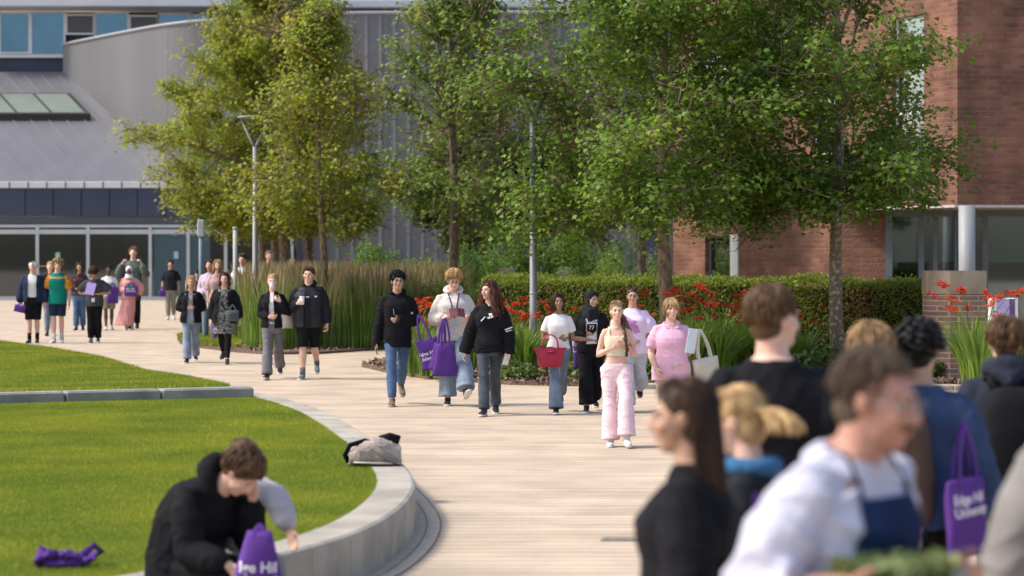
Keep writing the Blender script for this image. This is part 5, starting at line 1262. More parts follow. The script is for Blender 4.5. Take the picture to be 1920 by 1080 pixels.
t3 = tote('slack plain purple bag sagging to the left of the longer bag in the same hand', P.W(-.155, -.33, 1.12), -20, .32, .36, .32, text=False, seed=3, group='purple tote bags', tilt=5, narrow=.6)
# ---- 3: girl with long brown hair
P = Person('girl with very long brown hair in a black hoodie and dark jeans holding a phone', 918, (778-HOR)/2, 520, yaw=-6, sex='f', skin='fair', head=(-38,0,0), legs=((9,3,-1),(-4,12,-1)), feet=(0,18),
    arms=(((-.36,.06,-1), (-.30,-.08,-1)), ((.30,.08,-1), (.10,-.20,-1))), hands=({'c':.5}, {'c':.7}))
P.hair('auburn', 'long', 3, length=.40, n=260, wave=.03, part=.01, thick=1.2, vol=.002, spread=.10)
T = P.top(black, hem=-.10, ease=.040, sleeve=1.1, cuff=.045, neck=.54, fold=.014, name='hoodie', sl_ease=.045)
k = P.k
for q in (((.0,1.30),(.09,1.34),(.10,1.32),(.02,1.27)), ((-.02,1.255),(.10,1.295),(.11,1.275),(.0,1.235)), ((-.10,1.21),(-.04,1.27),(-.035,1.26),(-.09,1.20))): P.patch(T, [(x * k, z * k) for x, z in q], 'print', print_w)
for q in (((.20,1.10),(.29,1.135),(.30,1.12),(.21,1.085)), ((.21,1.075),(.30,1.10),(.30,1.09),(.22,1.065))): P.patch(T, [(x * k, z * k) for x, z in q], 'print', print_w)
P.pants(jeans_g, 1.02, .009, .024, fold=.008, waist=.11); P.shoes(shoe_k, sole_w)
p = P.palm(1, .09, .02); sheet('phone', 'white phone held low in the hand of the girl with long brown hair', p + V3(-.02, -.03, -.02), 20, 12, .072, .145, mat('phone_white', (.66,.60,.66), .3), 'phone', .009, 12)
# ---- 4: girl in white top, red bag
P = Person('woman in a white top and flared grey jeans with a red handbag on her arm', 1047, (775-HOR)/2, 543, yaw=4, sex='f', skin='brown', head=(4,0,-3), legs=((9,3,0),(-14,22,1)), feet=(-3,30), wt=1.02,
    arms=(((-.26,.10,-1), (.85,-.50,.05)), ((.26,.25,-1), (.95,.05,-.10))), hands=({'d':(.9,-.3,-.2),'t':(.1,-.3,.9),'c':.8}, None))
P.hair('dkbrown', 'bob', 4, length=.17, n=190, part=.005, front='front', thick=1.15)
T = P.top(whitec, hem=.02, ease=.012, sleeve=.34, neck=.52, fold=.006, name='tee'); P.pants(jeans_b, 1.02, .008, .060, fold=.007, waist=.09); P.shoes(shoe_k, sole_w)
rb = empty('handbag', P.W(-.135, -.20, 1.13), R(4), 'red leather handbag with a flap hanging from the forearm of the woman in white', 'handbag')
mb = MB(); rs = [[Vector(q) for q in [(x, y, z) for x, y in sell(0, 0, hw, hd, 20, 2.6)]] for z, hw, hd in ((-.40,.10,.05), (-.395,.135,.075), (-.34,.155,.085), (-.26,.165,.07), (-.20,.185,.045), (-.165,.215,.02), (-.16,.205,.012))]; mb.rings(rs); rbb = mb.build('bag_body', redbag, rb, True)
for sy in (-1, 1):
    mb = MB(); mb.tube([(.10 * math.cos(a), sy * .03, -.17 + .17 * math.sin(a) ** .8) for a in np.linspace(0, math.pi, 13)], .008, 6); mb.build('handle', redbag, rb, True)
mb = MB(); mb.tube([(0, -.015, -.15), (0, -.05, -.17), (0, -.074, -.215)], .045, 8, .004, up=(0, -1, .4)); mb.build('flap', redbag, rb)
mb = MB(); mb.ell((0, -.080, -.205), (.006, .004, .006)); mb.build('stud', mat('brass', (.7,.55,.25), .3, metal=1), rb)
tote('purple tote bag with white lettering between the woman in white and the woman in hijab', Vector(((1094 - 960) / 148, F / 148, 2 - (600 - HOR) / 148)), 0, .34, .42, .19, seed=5, group='purple tote bags', tilt=-4, txt='Edge\nUniversity', ts=.085, txo=-.165, tzo=.29)
# ---- 5: hijab
P = Person('woman in a black hijab and open black jacket over a white printed tee', 1108, (772-HOR)/2, 540, yaw=2, sex='f', skin='tan', head=(28,6,0), legs=((6,3,2),(-6,14,2)), feet=(0,16), wt=1.08,
    arms=(((-.34,.10,-1), (.80,-.55,.12)), ((.30,.10,-1), (-.80,-.55,.10))), hands=({'d':(.9,-.2,.3),'t':(0,-.3,.9),'c':.9}, {'d':(-.9,-.3,.1),'t':(0,-.3,.9),'c':.6}))
mb = MB(); H = P.hp; k = P.k
mb.ell(H(0, .028, .03), [.092 * k, .108 * k, .108 * k], P.HM, 18, 12); mb.ell(H(0, .03, -.06), [.085 * k, .085 * k, .10 * k], P.HM)
c = P.fr(.47)[1] * k; n_ = P.neck0 * k
mb.tube([n_ + V3(0, .01, .06) * 1, n_ + V3(0, 0, 0), c + V3(0, -.02, -.02), c + V3(0, -.055, -.11)], [.085, .10, .125, .08], 16, [.085, .105, .10, .05])
for i in range(5): mb.tube([n_ + V3(-.10, .0, .05 - i * .03), n_ + V3(-.03, -.11, .0 - i * .035), n_ + V3(.08, -.08, .03 - i * .03)], .022, 8)
cutH = lambda p: (lambda q: q.y < -.048 * k and ((q.x / (.050 * k)) ** 2 + ((q.z + .005 * k) / (.078 * k)) ** 2) < 1)(P.HM.inverted() @ (p - P.HC * k))
solid(mb, 'hijab', black2, P.root, .009, 4, .006, (9, 9, 9), 4, cutH); P.glasses((.3,.3,.3))
Ti = P.top(whitec, hem=-.03, ease=.014, sleeve=.3, neck=.50, fold=.006, name='tee'); P.top(black, hem=-.06, ease=.036, sleeve=1.0, cuff=.012, neck=.54, fold=.010, name='jacket', cut=opencut(P, .085, .075))
P.patch(Ti, [(-.065*k,1.26*k),(.07*k,1.26*k),(.07*k,1.16*k),(.02*k,1.12*k),(-.065*k,1.14*k)], 'print', black); P.txt(Ti, 'GOOGING', .04, 0, 1.275 * k, black); P.txt(Ti, '77', .07, .0, 1.18 * k, print_w)
P.pants(black, 1.0, .028, .03, fold=.009); P.shoes(shoe_k, sole_w)
# ---- 6: tie dye tee
P = Person('woman with glasses and tied back hair in a pale pink tee with violet print', 1186, (773-HOR)/2, 535, yaw=-5, sex='f', skin='tan', head=(4,0,0), legs=((5,3,2),(-12,34,2)), feet=(0,42), wt=1.12,
    arms=(((-.30,.10,-1), (.55,-.75,.15)), ((.42,.05,-1), (-.62,-.62,-.40))), hands=(None, {'c':.5}))
P.hair('dkbrown', 'bun', 6, n=150); P.glasses(); T = P.top(tie, hem=-.10, ease=.045, sleeve=.50, neck=.53, fold=.012, name='tee', sl_ease=.040)
k = P.k; vi = mat('violet_print', (.52,.22,.58), .8, .3, 20)
for poly in (((-.07,1.33),(.0,1.30),(.07,1.27),(.03,1.20),(-.05,1.22)), ((-.03,1.21),(.08,1.22),(.11,1.12),(.03,1.10)), ((-.09,1.30),(-.10,1.36),(-.03,1.31))): P.patch(T, [(x * k, z * k) for x, z in poly], 'print', vi)
P.pants(greyl, 1.0, .034, .045, fold=.016); P.shoes(shoe_k, mat('sole_gum', (.30,.19,.09), .7))
# ---- 7: cream top and pink trousers
P = Person('smiling young woman in a cream crop top and wide pale pink trousers', 1156, (836-HOR)/2, 561, yaw=0, sex='f', skin='fair', head=(4,-2,0), legs=((3,2,2),(17,20,5)), feet=(0,12), wt=.98,
    arms=(((-.28,.10,-1), (.72,-.60,.42)), ((.30,.10,-1), (-.52,-.62,.55))), hands=({'d':(.9,-.3,.2),'t':(0,-.3,.9),'c':.8}, {'d':(-.9,-.2,.2),'t':(0,-.3,.9),'c':.8}))
P.hair('dkblond', 'pony', 7, n=170, length=.36, tail=(.14, -.05, 1)); P.smile()
k = P.k; mb = MB()
for i in range(26):
    rg_ = random.Random(i); pts = [P.hp(.03, .09, .0), P.hp(.065, .045, -.09), P.W(.085, -.055, 1.40) - P.root.location, P.W(.105, -.125, 1.28) - P.root.location, P.W(.115, -.15, 1.17) - P.root.location, P.W(.118, -.155, 1.08) - P.root.location]
    mb.tube([p + V3(rg_.gauss(0, .007), rg_.gauss(0, .007), 0) for p in pts], [.006, .008, .008, .008, .007, .003], 5)
mb.build('plait', hairm('brown'), P.root, True, recalc=False)
P.top(creamtop, hem=.155, ease=.010, sleeve=0, neck=.40, fold=.003, name='crop_top', straps=True)
P.pants(pinkp, 1.04, .024, .040, fold=.012, waist=.075); P.shoes(shoe_w, sole_b if False else sole_w)
mb = MB(); 
for sx in (-1, 1): mb.tube([V3(sx * .008, -.155, P.P.z + .06) * k, V3(sx * .018, -.17, P.P.z + .0) * k, V3(sx * .02, -.165, P.P.z - .06) * k], .004, 5)
mb.build('drawstring', pinkp, P.root)
# ---- 8: pink shirt lady
P = Person('smiling woman with a blond bob in a bright pink shirt and beige trousers holding papers', 1258, (833-HOR)/2, 554, yaw=6, sex='f', skin='fair', head=(2,2,0), legs=((6,2,2),(-10,16,2)), feet=(0,18), wt=1.26,
    arms=(((-.26,.06,-1), (.10,-.85,-.75)), ((.20,.14,-1), (.16,-.62,.78))), hands=({'d':(.3,-.5,-.9),'t':(.3,-.7,.3),'c':.6}, {'d':(-.3,-.3,.8),'t':(-.6,-.2,.2),'c':1.0}))
P.hair('dkblond', 'bob', 8, length=.12, n=210, front='front', thick=1.2, vol=.005); P.fringe('blond', 20, .035); P.smile()
T = P.top(pink, hem=-.15, ease=.018, sleeve=.40, neck=.535, fold=.010, name='shirt', flare=.02); k = P.k
mb = MB(); nk = P.fr(.53)[1]
for sx in (-1, 1): mb.add([(nk + V3(0, -.090, -.060)) * k, (nk + V3(sx * .055, -.070, .030)) * k, (nk + V3(sx * .105, -.035, .012)) * k, (nk + V3(sx * .075, -.105, -.055)) * k], [(0, 1, 2, 3)])
o = mb.build('collar', pink, T); md = o.modifiers.new('t', 'SOLIDIFY'); md.thickness = .006
mb = MB()
for zq in (.95, 1.03, 1.11, 1.19, 1.27):
    p = P.project(T, .03 * k, zq * k); 
    if p is not None: mb.ell(p, (.006, .003, .006))
mb.build('buttons', print_w, T)
P.patch(T, [(-.045*k, (nk.z-.002)*k), (.045*k, (nk.z-.002)*k), (.0, (nk.z-.085)*k)], 'open_neck', P.sk); P.pants(beige, .98, .020, .015, fold=.009); P.shoes(shoe_w, sole_w)
sheet('papers', 'folded pale blue paper held up by the woman in the pink shirt', P.W(.20, -.27, 1.235), 10, 8, .10, .26, mat('paper_blue', (.62,.68,.80), .7, .1, 9), 'papers', .01, 8)
cb_ = tote('cream canvas shoulder bag with a dark edge carried by the woman in the pink shirt', P.W(.34, -.05, 1.36), 20, .30, .33, .30, text=False, m=bagcr, tilt=-10, seed=8, bulge=.05, name='shoulder_bag', hm=bagcr)
# ---- 9: woman sipping
P = Person('woman with tied blond hair sipping from a cup in a black cardigan and grey trousers', 511, (711-HOR)/2, 508, yaw=-2, sex='f', skin='fair', head=(3,4,0), legs=((10,4,0),(-8,20,1)), feet=(-6,20),
    arms=(((-.18,.10,-1), (.55,-.65,-.15)), ((.34,-.10,-1), (-.42,-.52,.92))), hands=({'d':(.9,-.3,0),'t':(0,-.3,.9),'c':.9}, {'d':(-.8,-.2,.5),'t':(0,-.3,.8),'c':1.0}))
P.hair('blond', 'bun', 9, n=150); T = P.top(whitec, hem=0, ease=.010, sleeve=.3, neck=.52, fold=.004, name='top'); P.top(black, hem=-.06, ease=.028, sleeve=1.0, neck=.54, fold=.009, name='cardigan', cut=opencut(P, .03, .05))
P.pants(greyc, 1.02, .014, .035, fold=.011, waist=.10); P.shoes(shoe_k, sole_w); cup('small white paper cup held to the mouth of the woman sipping', P.root_w(P.HC + P.HM @ V3(.004, -.140, -.055)))
cbg = tote('beige soft shoulder bag hanging at the side of the woman sipping from a cup', P.W(.235, .04, 1.22), 60, .26, .26, .12, text=False, m=bagcr, seed=9, name='shoulder_bag', bulge=.06, hm=shoe_br)
# ---- 10: puffer man
P = Person('man with short hair in a dark puffer jacket and black shorts holding a white cup', 579, (711-HOR)/2, 498, yaw=-3, sex='m', skin='fair', head=(-3,0,0), legs=((2,2,3),(-6,22,2)), feet=(0,24), wt=1.12,
    arms=(((-.30,.06,-1), (.42,-.80,.32)), ((.30,.06,-1), (.14,-.30,-1))), hands=({'d':(.6,-.6,.3),'t':(0,-.2,.9),'c':1.1}, {'c':.9}))
P.hair('brown', 'crop', 10, n=150); T = P.top(black2, hem=-.13, ease=.034, sleeve=1.0, cuff=.016, neck=.545, fold=.010, name='jacket'); P.hood(black2, .044, .025)
mb = MB(); mb.rings([P.ring(z, .178 + .0, .150, -.004) for z in (-.13, -.11)]); 
vst = P.top(mat('puffer', (.022,.023,.028), .55, .3, 6, .3, 60, spec=.2), hem=-.12, ease=.052, sleeve=0, neck=.50, fold=.006, name='gilet', cut=opencut(P, .05, .06)); k = P.k
P.txt(T, 'THE', .03, .0, 1.27 * k, print_w); P.patch(vst, [(.115*k,1.30*k),(.15*k,1.30*k),(.15*k,1.275*k),(.115*k,1.275*k)], 'badge', print_w)
P.pants(black, .54, .026, .0, fold=.007, name='shorts'); P.shoes(shoe_g, sole_w, socks=(greyc, .10)); p = P.palm(0, .075, .035); cup('larger white paper cup in the fist of the man in the puffer jacket', p + V3(0, -.01, .01), h=.12)
# ---- 11: blond woman cardigan
P = Person('blond woman with folded hands in a black cardigan and light blue jeans', 358, (680-HOR)/2, 515, yaw=3, sex='f', skin='fair', head=(0,2,0), legs=((4,2,1),(-5,10,1)), feet=(0,10), wt=1.10,
    arms=(((-.30,.10,-1), (.72,-.62,.05)), ((.30,.10,-1), (-.72,-.62,.05))), hands=({'d':(.9,-.3,0),'t':(0,-.3,.9),'c':.8}, {'d':(-.9,-.2,0),'t':(0,-.3,.9),'c':.8}))
P.hair('blond', 'long', 11, length=.22, n=170, thick=1.2); T = P.top(cloth('grey_top', (.3,.3,.32), .2), hem=-.0, ease=.010, sleeve=.3, neck=.47, name='top', fold=.004); P.top(black, hem=-.12, ease=.036, sleeve=1.0, neck=.53, fold=.010, name='cardigan', cut=opencut(P, .04, .07))
P.pants(jeans_l, 1.02, .016, .028, fold=.008, waist=.10); P.shoes(shoe_k, sole_w)
# ---- 12: print dress
P = Person('dark haired woman in a patterned knee dress, long black coat and black tights', 421, (682-HOR)/2, 507, yaw=0, sex='f', skin='fair', head=(0,2,0), legs=((-10,14,2),(7,3,2)), feet=(18,0), wt=1.12,
    arms=(((-.24,.06,-1), (-.10,-.25,-1)), ((.34,.06,-1), (.20,-.35,-1))), hands=({'c':1.1}, {'c':.6}))
P.hair('auburn', 'long', 12, length=.18, n=170, thick=1.15, part=.01); P.top(dress_p, hem=-.02, ease=.014, sleeve=.5, neck=.50, name='dress_top', fold=.004); P.skirt(dress_p, .06, -.34, .10, name='dress_skirt'); P.top(black, hem=-.13, ease=.040, sleeve=1.0, cuff=.02, neck=.54, fold=.012, flare=.10, name='coat', cut=opencut(P, .055, .13))
P.pants(black, 1.0, .004, 0, fold=.002, name='tights'); P.shoes(shoe_k, sole_b)
tote('grey shoulder bag on the hip of the woman in the patterned dress', P.W(.17, -.16, 1.12), 15, .24, .20, .10, text=False, m=cloth('bag_grey', (.12,.13,.15), .3), seed=12, name='shoulder_bag', bulge=.06)

# ================= far left group (blurred)
vf = .013
def far_person(label, px, fy, top, **k):
    k.setdefault('vox', vf); return Person(label, px, (fy - HOR) / 2, top, group='people near the glazed entrance', **k)
P = far_person('man in a white cap, open navy jacket and black shorts at the far left', 62, 643, 489, yaw=2, sex='m', skin='fair', head=(0,4,0), legs=((3,2,2),(-4,8,2)), arms=(((-.30,.06,-1), (-.10,-.25,-1)), ((.26,.06,-1), (.12,-.2,-1))), wt=1.08)
mb = MB(); mb.ell(P.hp(0, .02, .055), [.092 * P.k, .105 * P.k, .075 * P.k], P.HM); mb.tube([P.hp(0, -.05, .065), P.hp(0, -.16, .05)], [.07 * P.k, .05 * P.k], 10, [.01, .006]); solid(mb, 'cap', whitec, P.root, .01, 2); P.hair('brown', 'crop', 13, n=40)
P.top(whitec, hem=-.04, ease=.02, sleeve=.3, neck=.53, name='tee'); P.top(navyc, hem=-.06, ease=.045, sleeve=1.0, neck=.54, name='jacket', cut=opencut(P, .09, .10)); P.pants(black, .54, .03, name='shorts'); P.shoes(shoe_k, sole_b, socks=(black, .14))
tote('crumpled purple bag in the hand of the man in the white cap', P.W(-.24, -.10, .86), 0, .26, .16, .05, text=False, tilt=12, seed=13, group='purple tote bags')
P = far_person('man in a teal shirt with bright patterned sleeves and navy shorts', 108, 643, 485, yaw=0, sex='m', skin='fair', head=(4,0,4), legs=((4,2,2),(-3,6,2)), arms=(((-.28,.04,-1), (-.02,-.2,-1)), ((.28,.04,-1), (.04,-.2,-1))))
P.hair('dkblond', 'curly', 14, vol=.022, n=120, thick=1.6); P.top(sleeve_p, hem=.2, ease=.026, sleeve=.44, neck=.50, name='sleeves'); P.top(teal, hem=-.12, ease=.032, sleeve=0, neck=.54, name='shirt'); P.pants(navyc, .50, .03, name='shorts'); P.shoes(shoe_w, sole_w, socks=(sock_w, .12))
P = far_person('woman with blowing blond hair and dark clothes behind the man in teal', 94, 630, 490, yaw=10, sex='f', skin='fair', legs=((8,4,1),(-8,14,1)), feet=(0,14), arms=(HANG, HANGB))
P.hair('blond', 'pony', 15, length=.10, tail=(-.30, -.05, .3), n=80); P.top(black, hem=-.08, ease=.03, sleeve=1, neck=.54, name='jacket'); P.pants(jeans_b, 1, .014); P.shoes(shoe_k, sole_b)
P = far_person('woman in a dark patterned blouse and blue jeans behind the man with the folder', 149, 619, 491, yaw=5, sex='f', skin='tan', head=(0,4,0), legs=((5,2,2),(-4,8,2)), arms=(((-.25,.05,-1), (.6,-.6,-.1)), ((.25,.05,-1), (-.5,-.6,-.1))))
P.hair('dkbrown', 'long', 16, length=.2, n=90, thick=1.4); P.top(dark_p, hem=-.04, ease=.03, sleeve=.9, neck=.53, name='blouse'); P.pants(jeans, 1, .016, .02); P.shoes(shoe_k, sole_b)
P = far_person('curly haired man in a grey tee and black trousers looking down at a lilac folder', 177, 643, 498, yaw=0, sex='m', skin='tan', head=(0,38,0), legs=((3,2,2),(-3,6,2)), arms=(((-.62,.0,-.8), (.85,-.5,-.05)), ((.62,.0,-.8), (-.75,-.5,-.05))), wt=1.1, lean=6)
P.hair('dkbrown', 'curly', 17, vol=.018, n=120, thick=1.5); T = P.top(dkgrey, hem=-.10, ease=.035, sleeve=.45, neck=.53, name='tee'); P.pants(black, 1, .026); P.shoes(shoe_g, sole_w); P.lanyard(T, lany, True, .10)
sheet('folder', 'lilac folder held open by the curly haired man in grey', P.W(-.03, -.33, 1.24), 0, -20, .20, .28, mat('lilac_paper', (.42,.30,.66), .7), 'folder', .01, 12)
P = far_person('dark skinned person in a white sleeved top walking behind the folder reader', 204, 619, 497, yaw=10, sex='f', skin='dark', legs=((6,2,2),(-8,14,2)), feet=(0,14), arms=(HANG, ((.2,.06,-1), (.12,-.2,-1))))
P.hair('black', 'crop', 18, n=40); P.top(whitec, hem=-.04, ease=.025, sleeve=.45, neck=.53, name='tee'); P.pants(khaki, .5, .03, name='shorts'); P.shoes(shoe_w, sole_w)
tote('plain purple bag against the side of the person in the white sleeved top', P.W(.10, -.16, 1.28), 15, .30, .42, .1, text=False, seed=19, group='purple tote bags')
P = far_person('person in a white headscarf and salmon pink robe holding a teal folder', 242, 619, 498, yaw=4, sex='f', skin='dark', head=(0,2,0), legs=((4,2,2),(-4,8,2)), arms=(((-.22,.05,-1), (.60,-.70,.05)), ((.66,.10,-.7), (-.2,-.4,-.8))))
mb = MB(); k = P.k; mb.ell(P.hp(0, .03, .03), [.092 * k, .108 * k, .108 * k], P.HM); mb.tube([P.neck1 * k, P.neck0 * k, P.fr(.46)[1] * k + V3(0, -.02, 0)], [.09, .11, .12], 14); solid(mb, 'headscarf', whitec, P.root, .012, 3, .005, cut=lambda p, P=P, k=k: (lambda q: q.y < -.048 * k and (q.x / (.05 * k)) ** 2 + ((q.z + .005) / (.075 * k)) ** 2 < 1)(P.HM.inverted() @ (p - P.HC * k)))
P.top(salmon, hem=-.05, ease=.04, sleeve=1.0, neck=.50, name='robe_top'); P.skirt(salmon, .05, -.80, .10, .02, 'robe_skirt', sway=-.18); P.shoes(shoe_w, sole_w)
sheet('folder', 'teal folder held against the salmon robe', P.W(.04, -.27, 1.17), 0, 0, .18, .12, mat('teal_paper', (.03,.18,.18), .6), 'folder', .01)
tote('purple tote bag with faint lettering in front of the salmon robe', P.W(.07, -.24, 1.32), 0, .36, .27, .10, seed=20, group='purple tote bags', ts=.06, txo=-.12, tzo=.17)
P = far_person('tall person in a grey green jacket with both hands raised to the face', 245, 617, 463, yaw=0, sex='m', skin='fair', head=(0,-8,0), legs=((3,2,2),(-3,6,2)), arms=(((-.50,-.55,-.75), (.38,-.25,.95)), ((.50,-.55,-.75), (-.38,-.25,.95))), hands=({'d':(.4,-.1,.9),'t':(0,.6,.2),'c':.9}, {'d':(-.4,-.1,.9),'t':(0,.6,.2),'c':.9}))
P.root.location.y += .45
P.hair('ltbrown', 'mop', 21, n=60); P.top(olive, hem=-.08, ease=.035, sleeve=1, neck=.54, name='jacket'); P.pants(black, 1, .02); P.shoes(shoe_k, sole_b)
tote('purple bag hanging at the left arm of the tall person in grey green', P.W(-.23, -.05, 1.45), 0, .22, .34, .1, text=False, seed=22, group='purple tote bags')
P = far_person('man in a black tee and khaki trousers walking alone by the entrance', 320, 599, 487, yaw=5, sex='m', skin='tan', legs=((8,2,2),(-10,18,2)), feet=(0,18), arms=(((-.22,.05,-1), (-.08,-.25,-1)), ((.22,.05,-1), (.1,-.25,-1))))
P.hair('dkbrown', 'crop', 23, n=60); P.top(black2, hem=-.08, ease=.03, sleeve=.45, neck=.54, name='tee'); P.pants(khaki, 1, .022); P.shoes(shoe_w, sole_w)
tote('small purple bag in the hand of the man in the black tee and khaki trousers', P.W(-.25, -.1, .95), 0, .2, .2, .08, text=False, seed=24, group='purple tote bags')
# behind the grasses and poles
bk = [('woman in a pale lilac top behind the sign post', 393, 640, 486, 'f', 'light', 'dkbrown', 'bob', cloth('lilac_top', (.58,.46,.58), .15), jeans_b), ('girl with long blond hair in a dusty pink top left of the tall grasses', 408, 645, 487, 'f', 'light', 'dkblond', 'long', cloth('dusty_pink', (.50,.32,.32), .15), cloth('violet_skirt', (.22,.12,.38), .2)),
      ('person in a navy cap close behind the sign post', 371, 632, 505, 'm', 'tan', 'black', 'crop', navyc, black), ('man with brown hair in a white shirt behind the reed grass', 455, 628, 476, 'm', 'light', 'brown', 'short', whitec, jeans_l),
      ('girl in an orange brown top behind the grasses just right of the lamp post', 504, 610, 470, 'f', 'light', 'ltbrown', 'bun', cloth('rust_top', (.45,.22,.11), .2), black), ('blond person mostly hidden by the tan grasses left of the puffer man', 548, 606, 485, 'f', 'fair', 'blond', 'long', cloth('sand_top', (.5,.38,.24), .2), jeans)]
for i, (lb, px, fy, tp, sx, sk_, hr, hs, tm_, pm_) in enumerate(bk):
    P = far_person(lb, px, fy, tp, yaw=(-6, 8, 0, -10, 20, 5)[i], sex=sx, skin=sk_, head=(0, 3, 0), legs=((6,2,2),(-8,14,2)), feet=(0,14), arms=((HANG, HANGB) if i % 2 else (((-.25,.05,-1), (.3,-.6,-.4)), HANGB)))
    P.hair(hr, hs, 30 + i, n=90, length=.2, thick=1.4); P.top(tm_, hem=-.08, ease=.028, sleeve=.45 if i in (1, 3) else 1, neck=.53, name='top'); P.pants(pm_, 1, .018); P.shoes(shoe_w if i % 2 else shoe_k, sole_w)
    if i == 2:
        mb = MB(); mb.ell(P.hp(0, .02, .055), [.092 * P.k, .105 * P.k, .075 * P.k], P.HM); mb.tube([P.hp(0, -.05, .065), P.hp(0, -.16, .05)], [.07 * P.k, .05 * P.k], 10, [.01, .006]); solid(mb, 'cap', navyc, P.root, .012, 2)

# ================= foreground (strongly blurred)
fg_ = 'people in the foreground'
P = Person('man in a black tee seen from behind with his head turned right', 1448, 455, 532, yaw=176, sex='m', skin='fair', head=(-52,-2,0), legs=((6,3,2),(-4,8,2)), wt=1.12, vox=.010, group=fg_, arms=(((-.36,.04,-1), (-.2,-.45,-.8)), ((.30,.06,-1), (.1,-.3,-1))))
P.hair('brown', 'short', 40, vol=-.002, n=170); P.top(black, hem=-.12, ease=.036, sleeve=.50, neck=.535, fold=.012, name='tee', sl_ease=.03); P.pants(jeans_g, 1, .02); P.shoes(shoe_k, sole_w)
P = Person('man with light brown hair mostly hidden behind the chef', 1633, 430, 604, yaw=170, sex='m', skin='fair', head=(10,0,0), vox=.011, group=fg_)
P.hair('dkblond', 'short', 41, vol=.008, n=150); P.top(cloth('brown_jacket', (.12,.08,.06), .3), hem=-.1, ease=.03, name='jacket'); P.pants(black, 1, .02); P.shoes(shoe_k, sole_w)
P = Person('man with thick black hair in a navy sweater and black trousers seen from behind', 1722, 425, 602, yaw=168, sex='m', skin='tan', head=(-14,4,0), wt=1.1, vox=.010, group=fg_, legs=((4,2,2),(-4,6,2)), arms=(((-.36,.02,-1), (-.25,-.2,-1)), ((.28,.04,-1), (.1,-.3,-1))))
P.hair('black', 'curly', 42, vol=.016, n=200, thick=1.3); P.top(steel, hem=-.11, ease=.040, sleeve=1, cuff=.012, neck=.54, fold=.012, name='sweater', sl_ease=.034); P.pants(black, 1, .02); P.shoes(shoe_k, sole_w)
tote('purple tote bag with white lettering carried by the man in the navy sweater', Vector(((1797 - 960) / 430, F / 430 - .12, 2 - (790 - HOR) / 430)), 48, .30, .34, .24, seed=43, group='purple tote bags', tilt=-3, ts=.06, txo=-.13, tzo=.24)
P = Person('man with brown hair in a dark hooded jacket with a backpack seen from behind', 1886, 375, 592, yaw=176, sex='m', skin='fair', head=(4,0,0), wt=1.12, vox=.011, group=fg_)
P.hair('brown', 'short', 44, vol=.004, n=150); P.top(cloth('slate_navy', (.03,.036,.055), .35), hem=-.12, ease=.045, sleeve=1, neck=.545, fold=.012, name='jacket', sl_ease=.035); P.hood(cloth('slate_navy', (.03,.036,.055)), .052, .03); P.pants(olive, 1, .024); P.shoes(shoe_k, sole_w)
bp = empty('backpack', P.W(0, .24, 1.18), R(176), 'black backpack on the back of the man in the dark hooded jacket', 'backpack')
mb = MB(); mb.rings([[(x, y, z) for x, y in sell(0, 0, hw, hd, 20, 3)] for z, hw, hd in ((-.24,.11,.06), (-.22,.135,.08), (-.05,.14,.10), (.12,.13,.085), (.20,.10,.06), (.215,.06,.03))]); mb.build('bag_body', black, bp, True)
for sx in (-1, 1):
    mb = MB(); mb.tube([(sx * .07, -.06, .18), (sx * .10, -.12, .27), (sx * .12, -.26, .22), (sx * .14, -.32, .05), (sx * .13, -.2, -.15)], .022, 6, .006); mb.build('strap', black, bp, True)
P = Person('person in a pale grey top cut off by the right edge of the photo', 2088, 690, 585, yaw=150, sex='m', skin='fair', vox=.012, group=fg_, wt=1.1, arms=(((-.2,.04,-1), (-.1,-.3,-1)), ((.32,.06,-1), (.1,-.3,-1))))
P.hair('brown', 'short', 45, n=60); P.top(cloth('pale_grey', (.27,.255,.25), .25), hem=-.12, ease=.04, sleeve=.9, name='top', fold=.012, sl_ease=.035); P.pants(dkgrey, 1, .02); P.shoes(shoe_k, sole_w)
P = Person('girl with a messy blond ponytail and blue collar facing left', 1405, 560, 715, yaw=-112, sex='f', skin='fair', head=(0,16,0), vox=.010, group=fg_, arms=(HANG, HANGB))
P.hair('blond', 'pony', 46, length=.22, tail=(.06, .12, .6), n=190, thick=1.2, vol=.001); P.top(black2, hem=-.1, ease=.032, sleeve=1, neck=.51, name='jacket', fold=.01); P.pants(jeans_g, 1, .015); P.shoes(shoe_k, sole_w)
mb = MB(); k = P.k; c = P.fr(.52)[1] * k; mb.tube([c + V3(.075 * math.cos(a), .075 * math.sin(a) + .01, .0) for a in np.linspace(0, 2 * math.pi, 13)], .034, 8); solid(mb, 'collar', cloth('blue_collar', (.05,.16,.32), .2), P.root, .01, 3, .004)
tote('dark purple tote bag squeezed between the blond girl and the chef', Vector(((1402 - 960) / 560, F / 560 - .30, 1.22)), 80, .34, .42, .22, text=False, seed=47, group='purple tote bags')
P = Person('woman with long dark hair in a black coat facing left in the foreground', 1296, 610, 700, yaw=-106, sex='f', skin='tan', head=(8,6,0), vox=.009, group=fg_, wt=1.08, arms=(((-.14,.10,-1), (0,-.7,-.6)), ((.20,.12,-1), (.05,-.5,-.8))))
P.hair('dkbrown', 'long', 48, length=.38, n=220, thick=1.2, wave=.006, phmin=1.75); P.top(black, hem=-.13, ease=.050, sleeve=1, cuff=.02, neck=.535, name='coat', fold=.014, sl_ease=.045, flare=.1); P.pants(olive, 1, .02); P.shoes(shoe_k, sole_b)
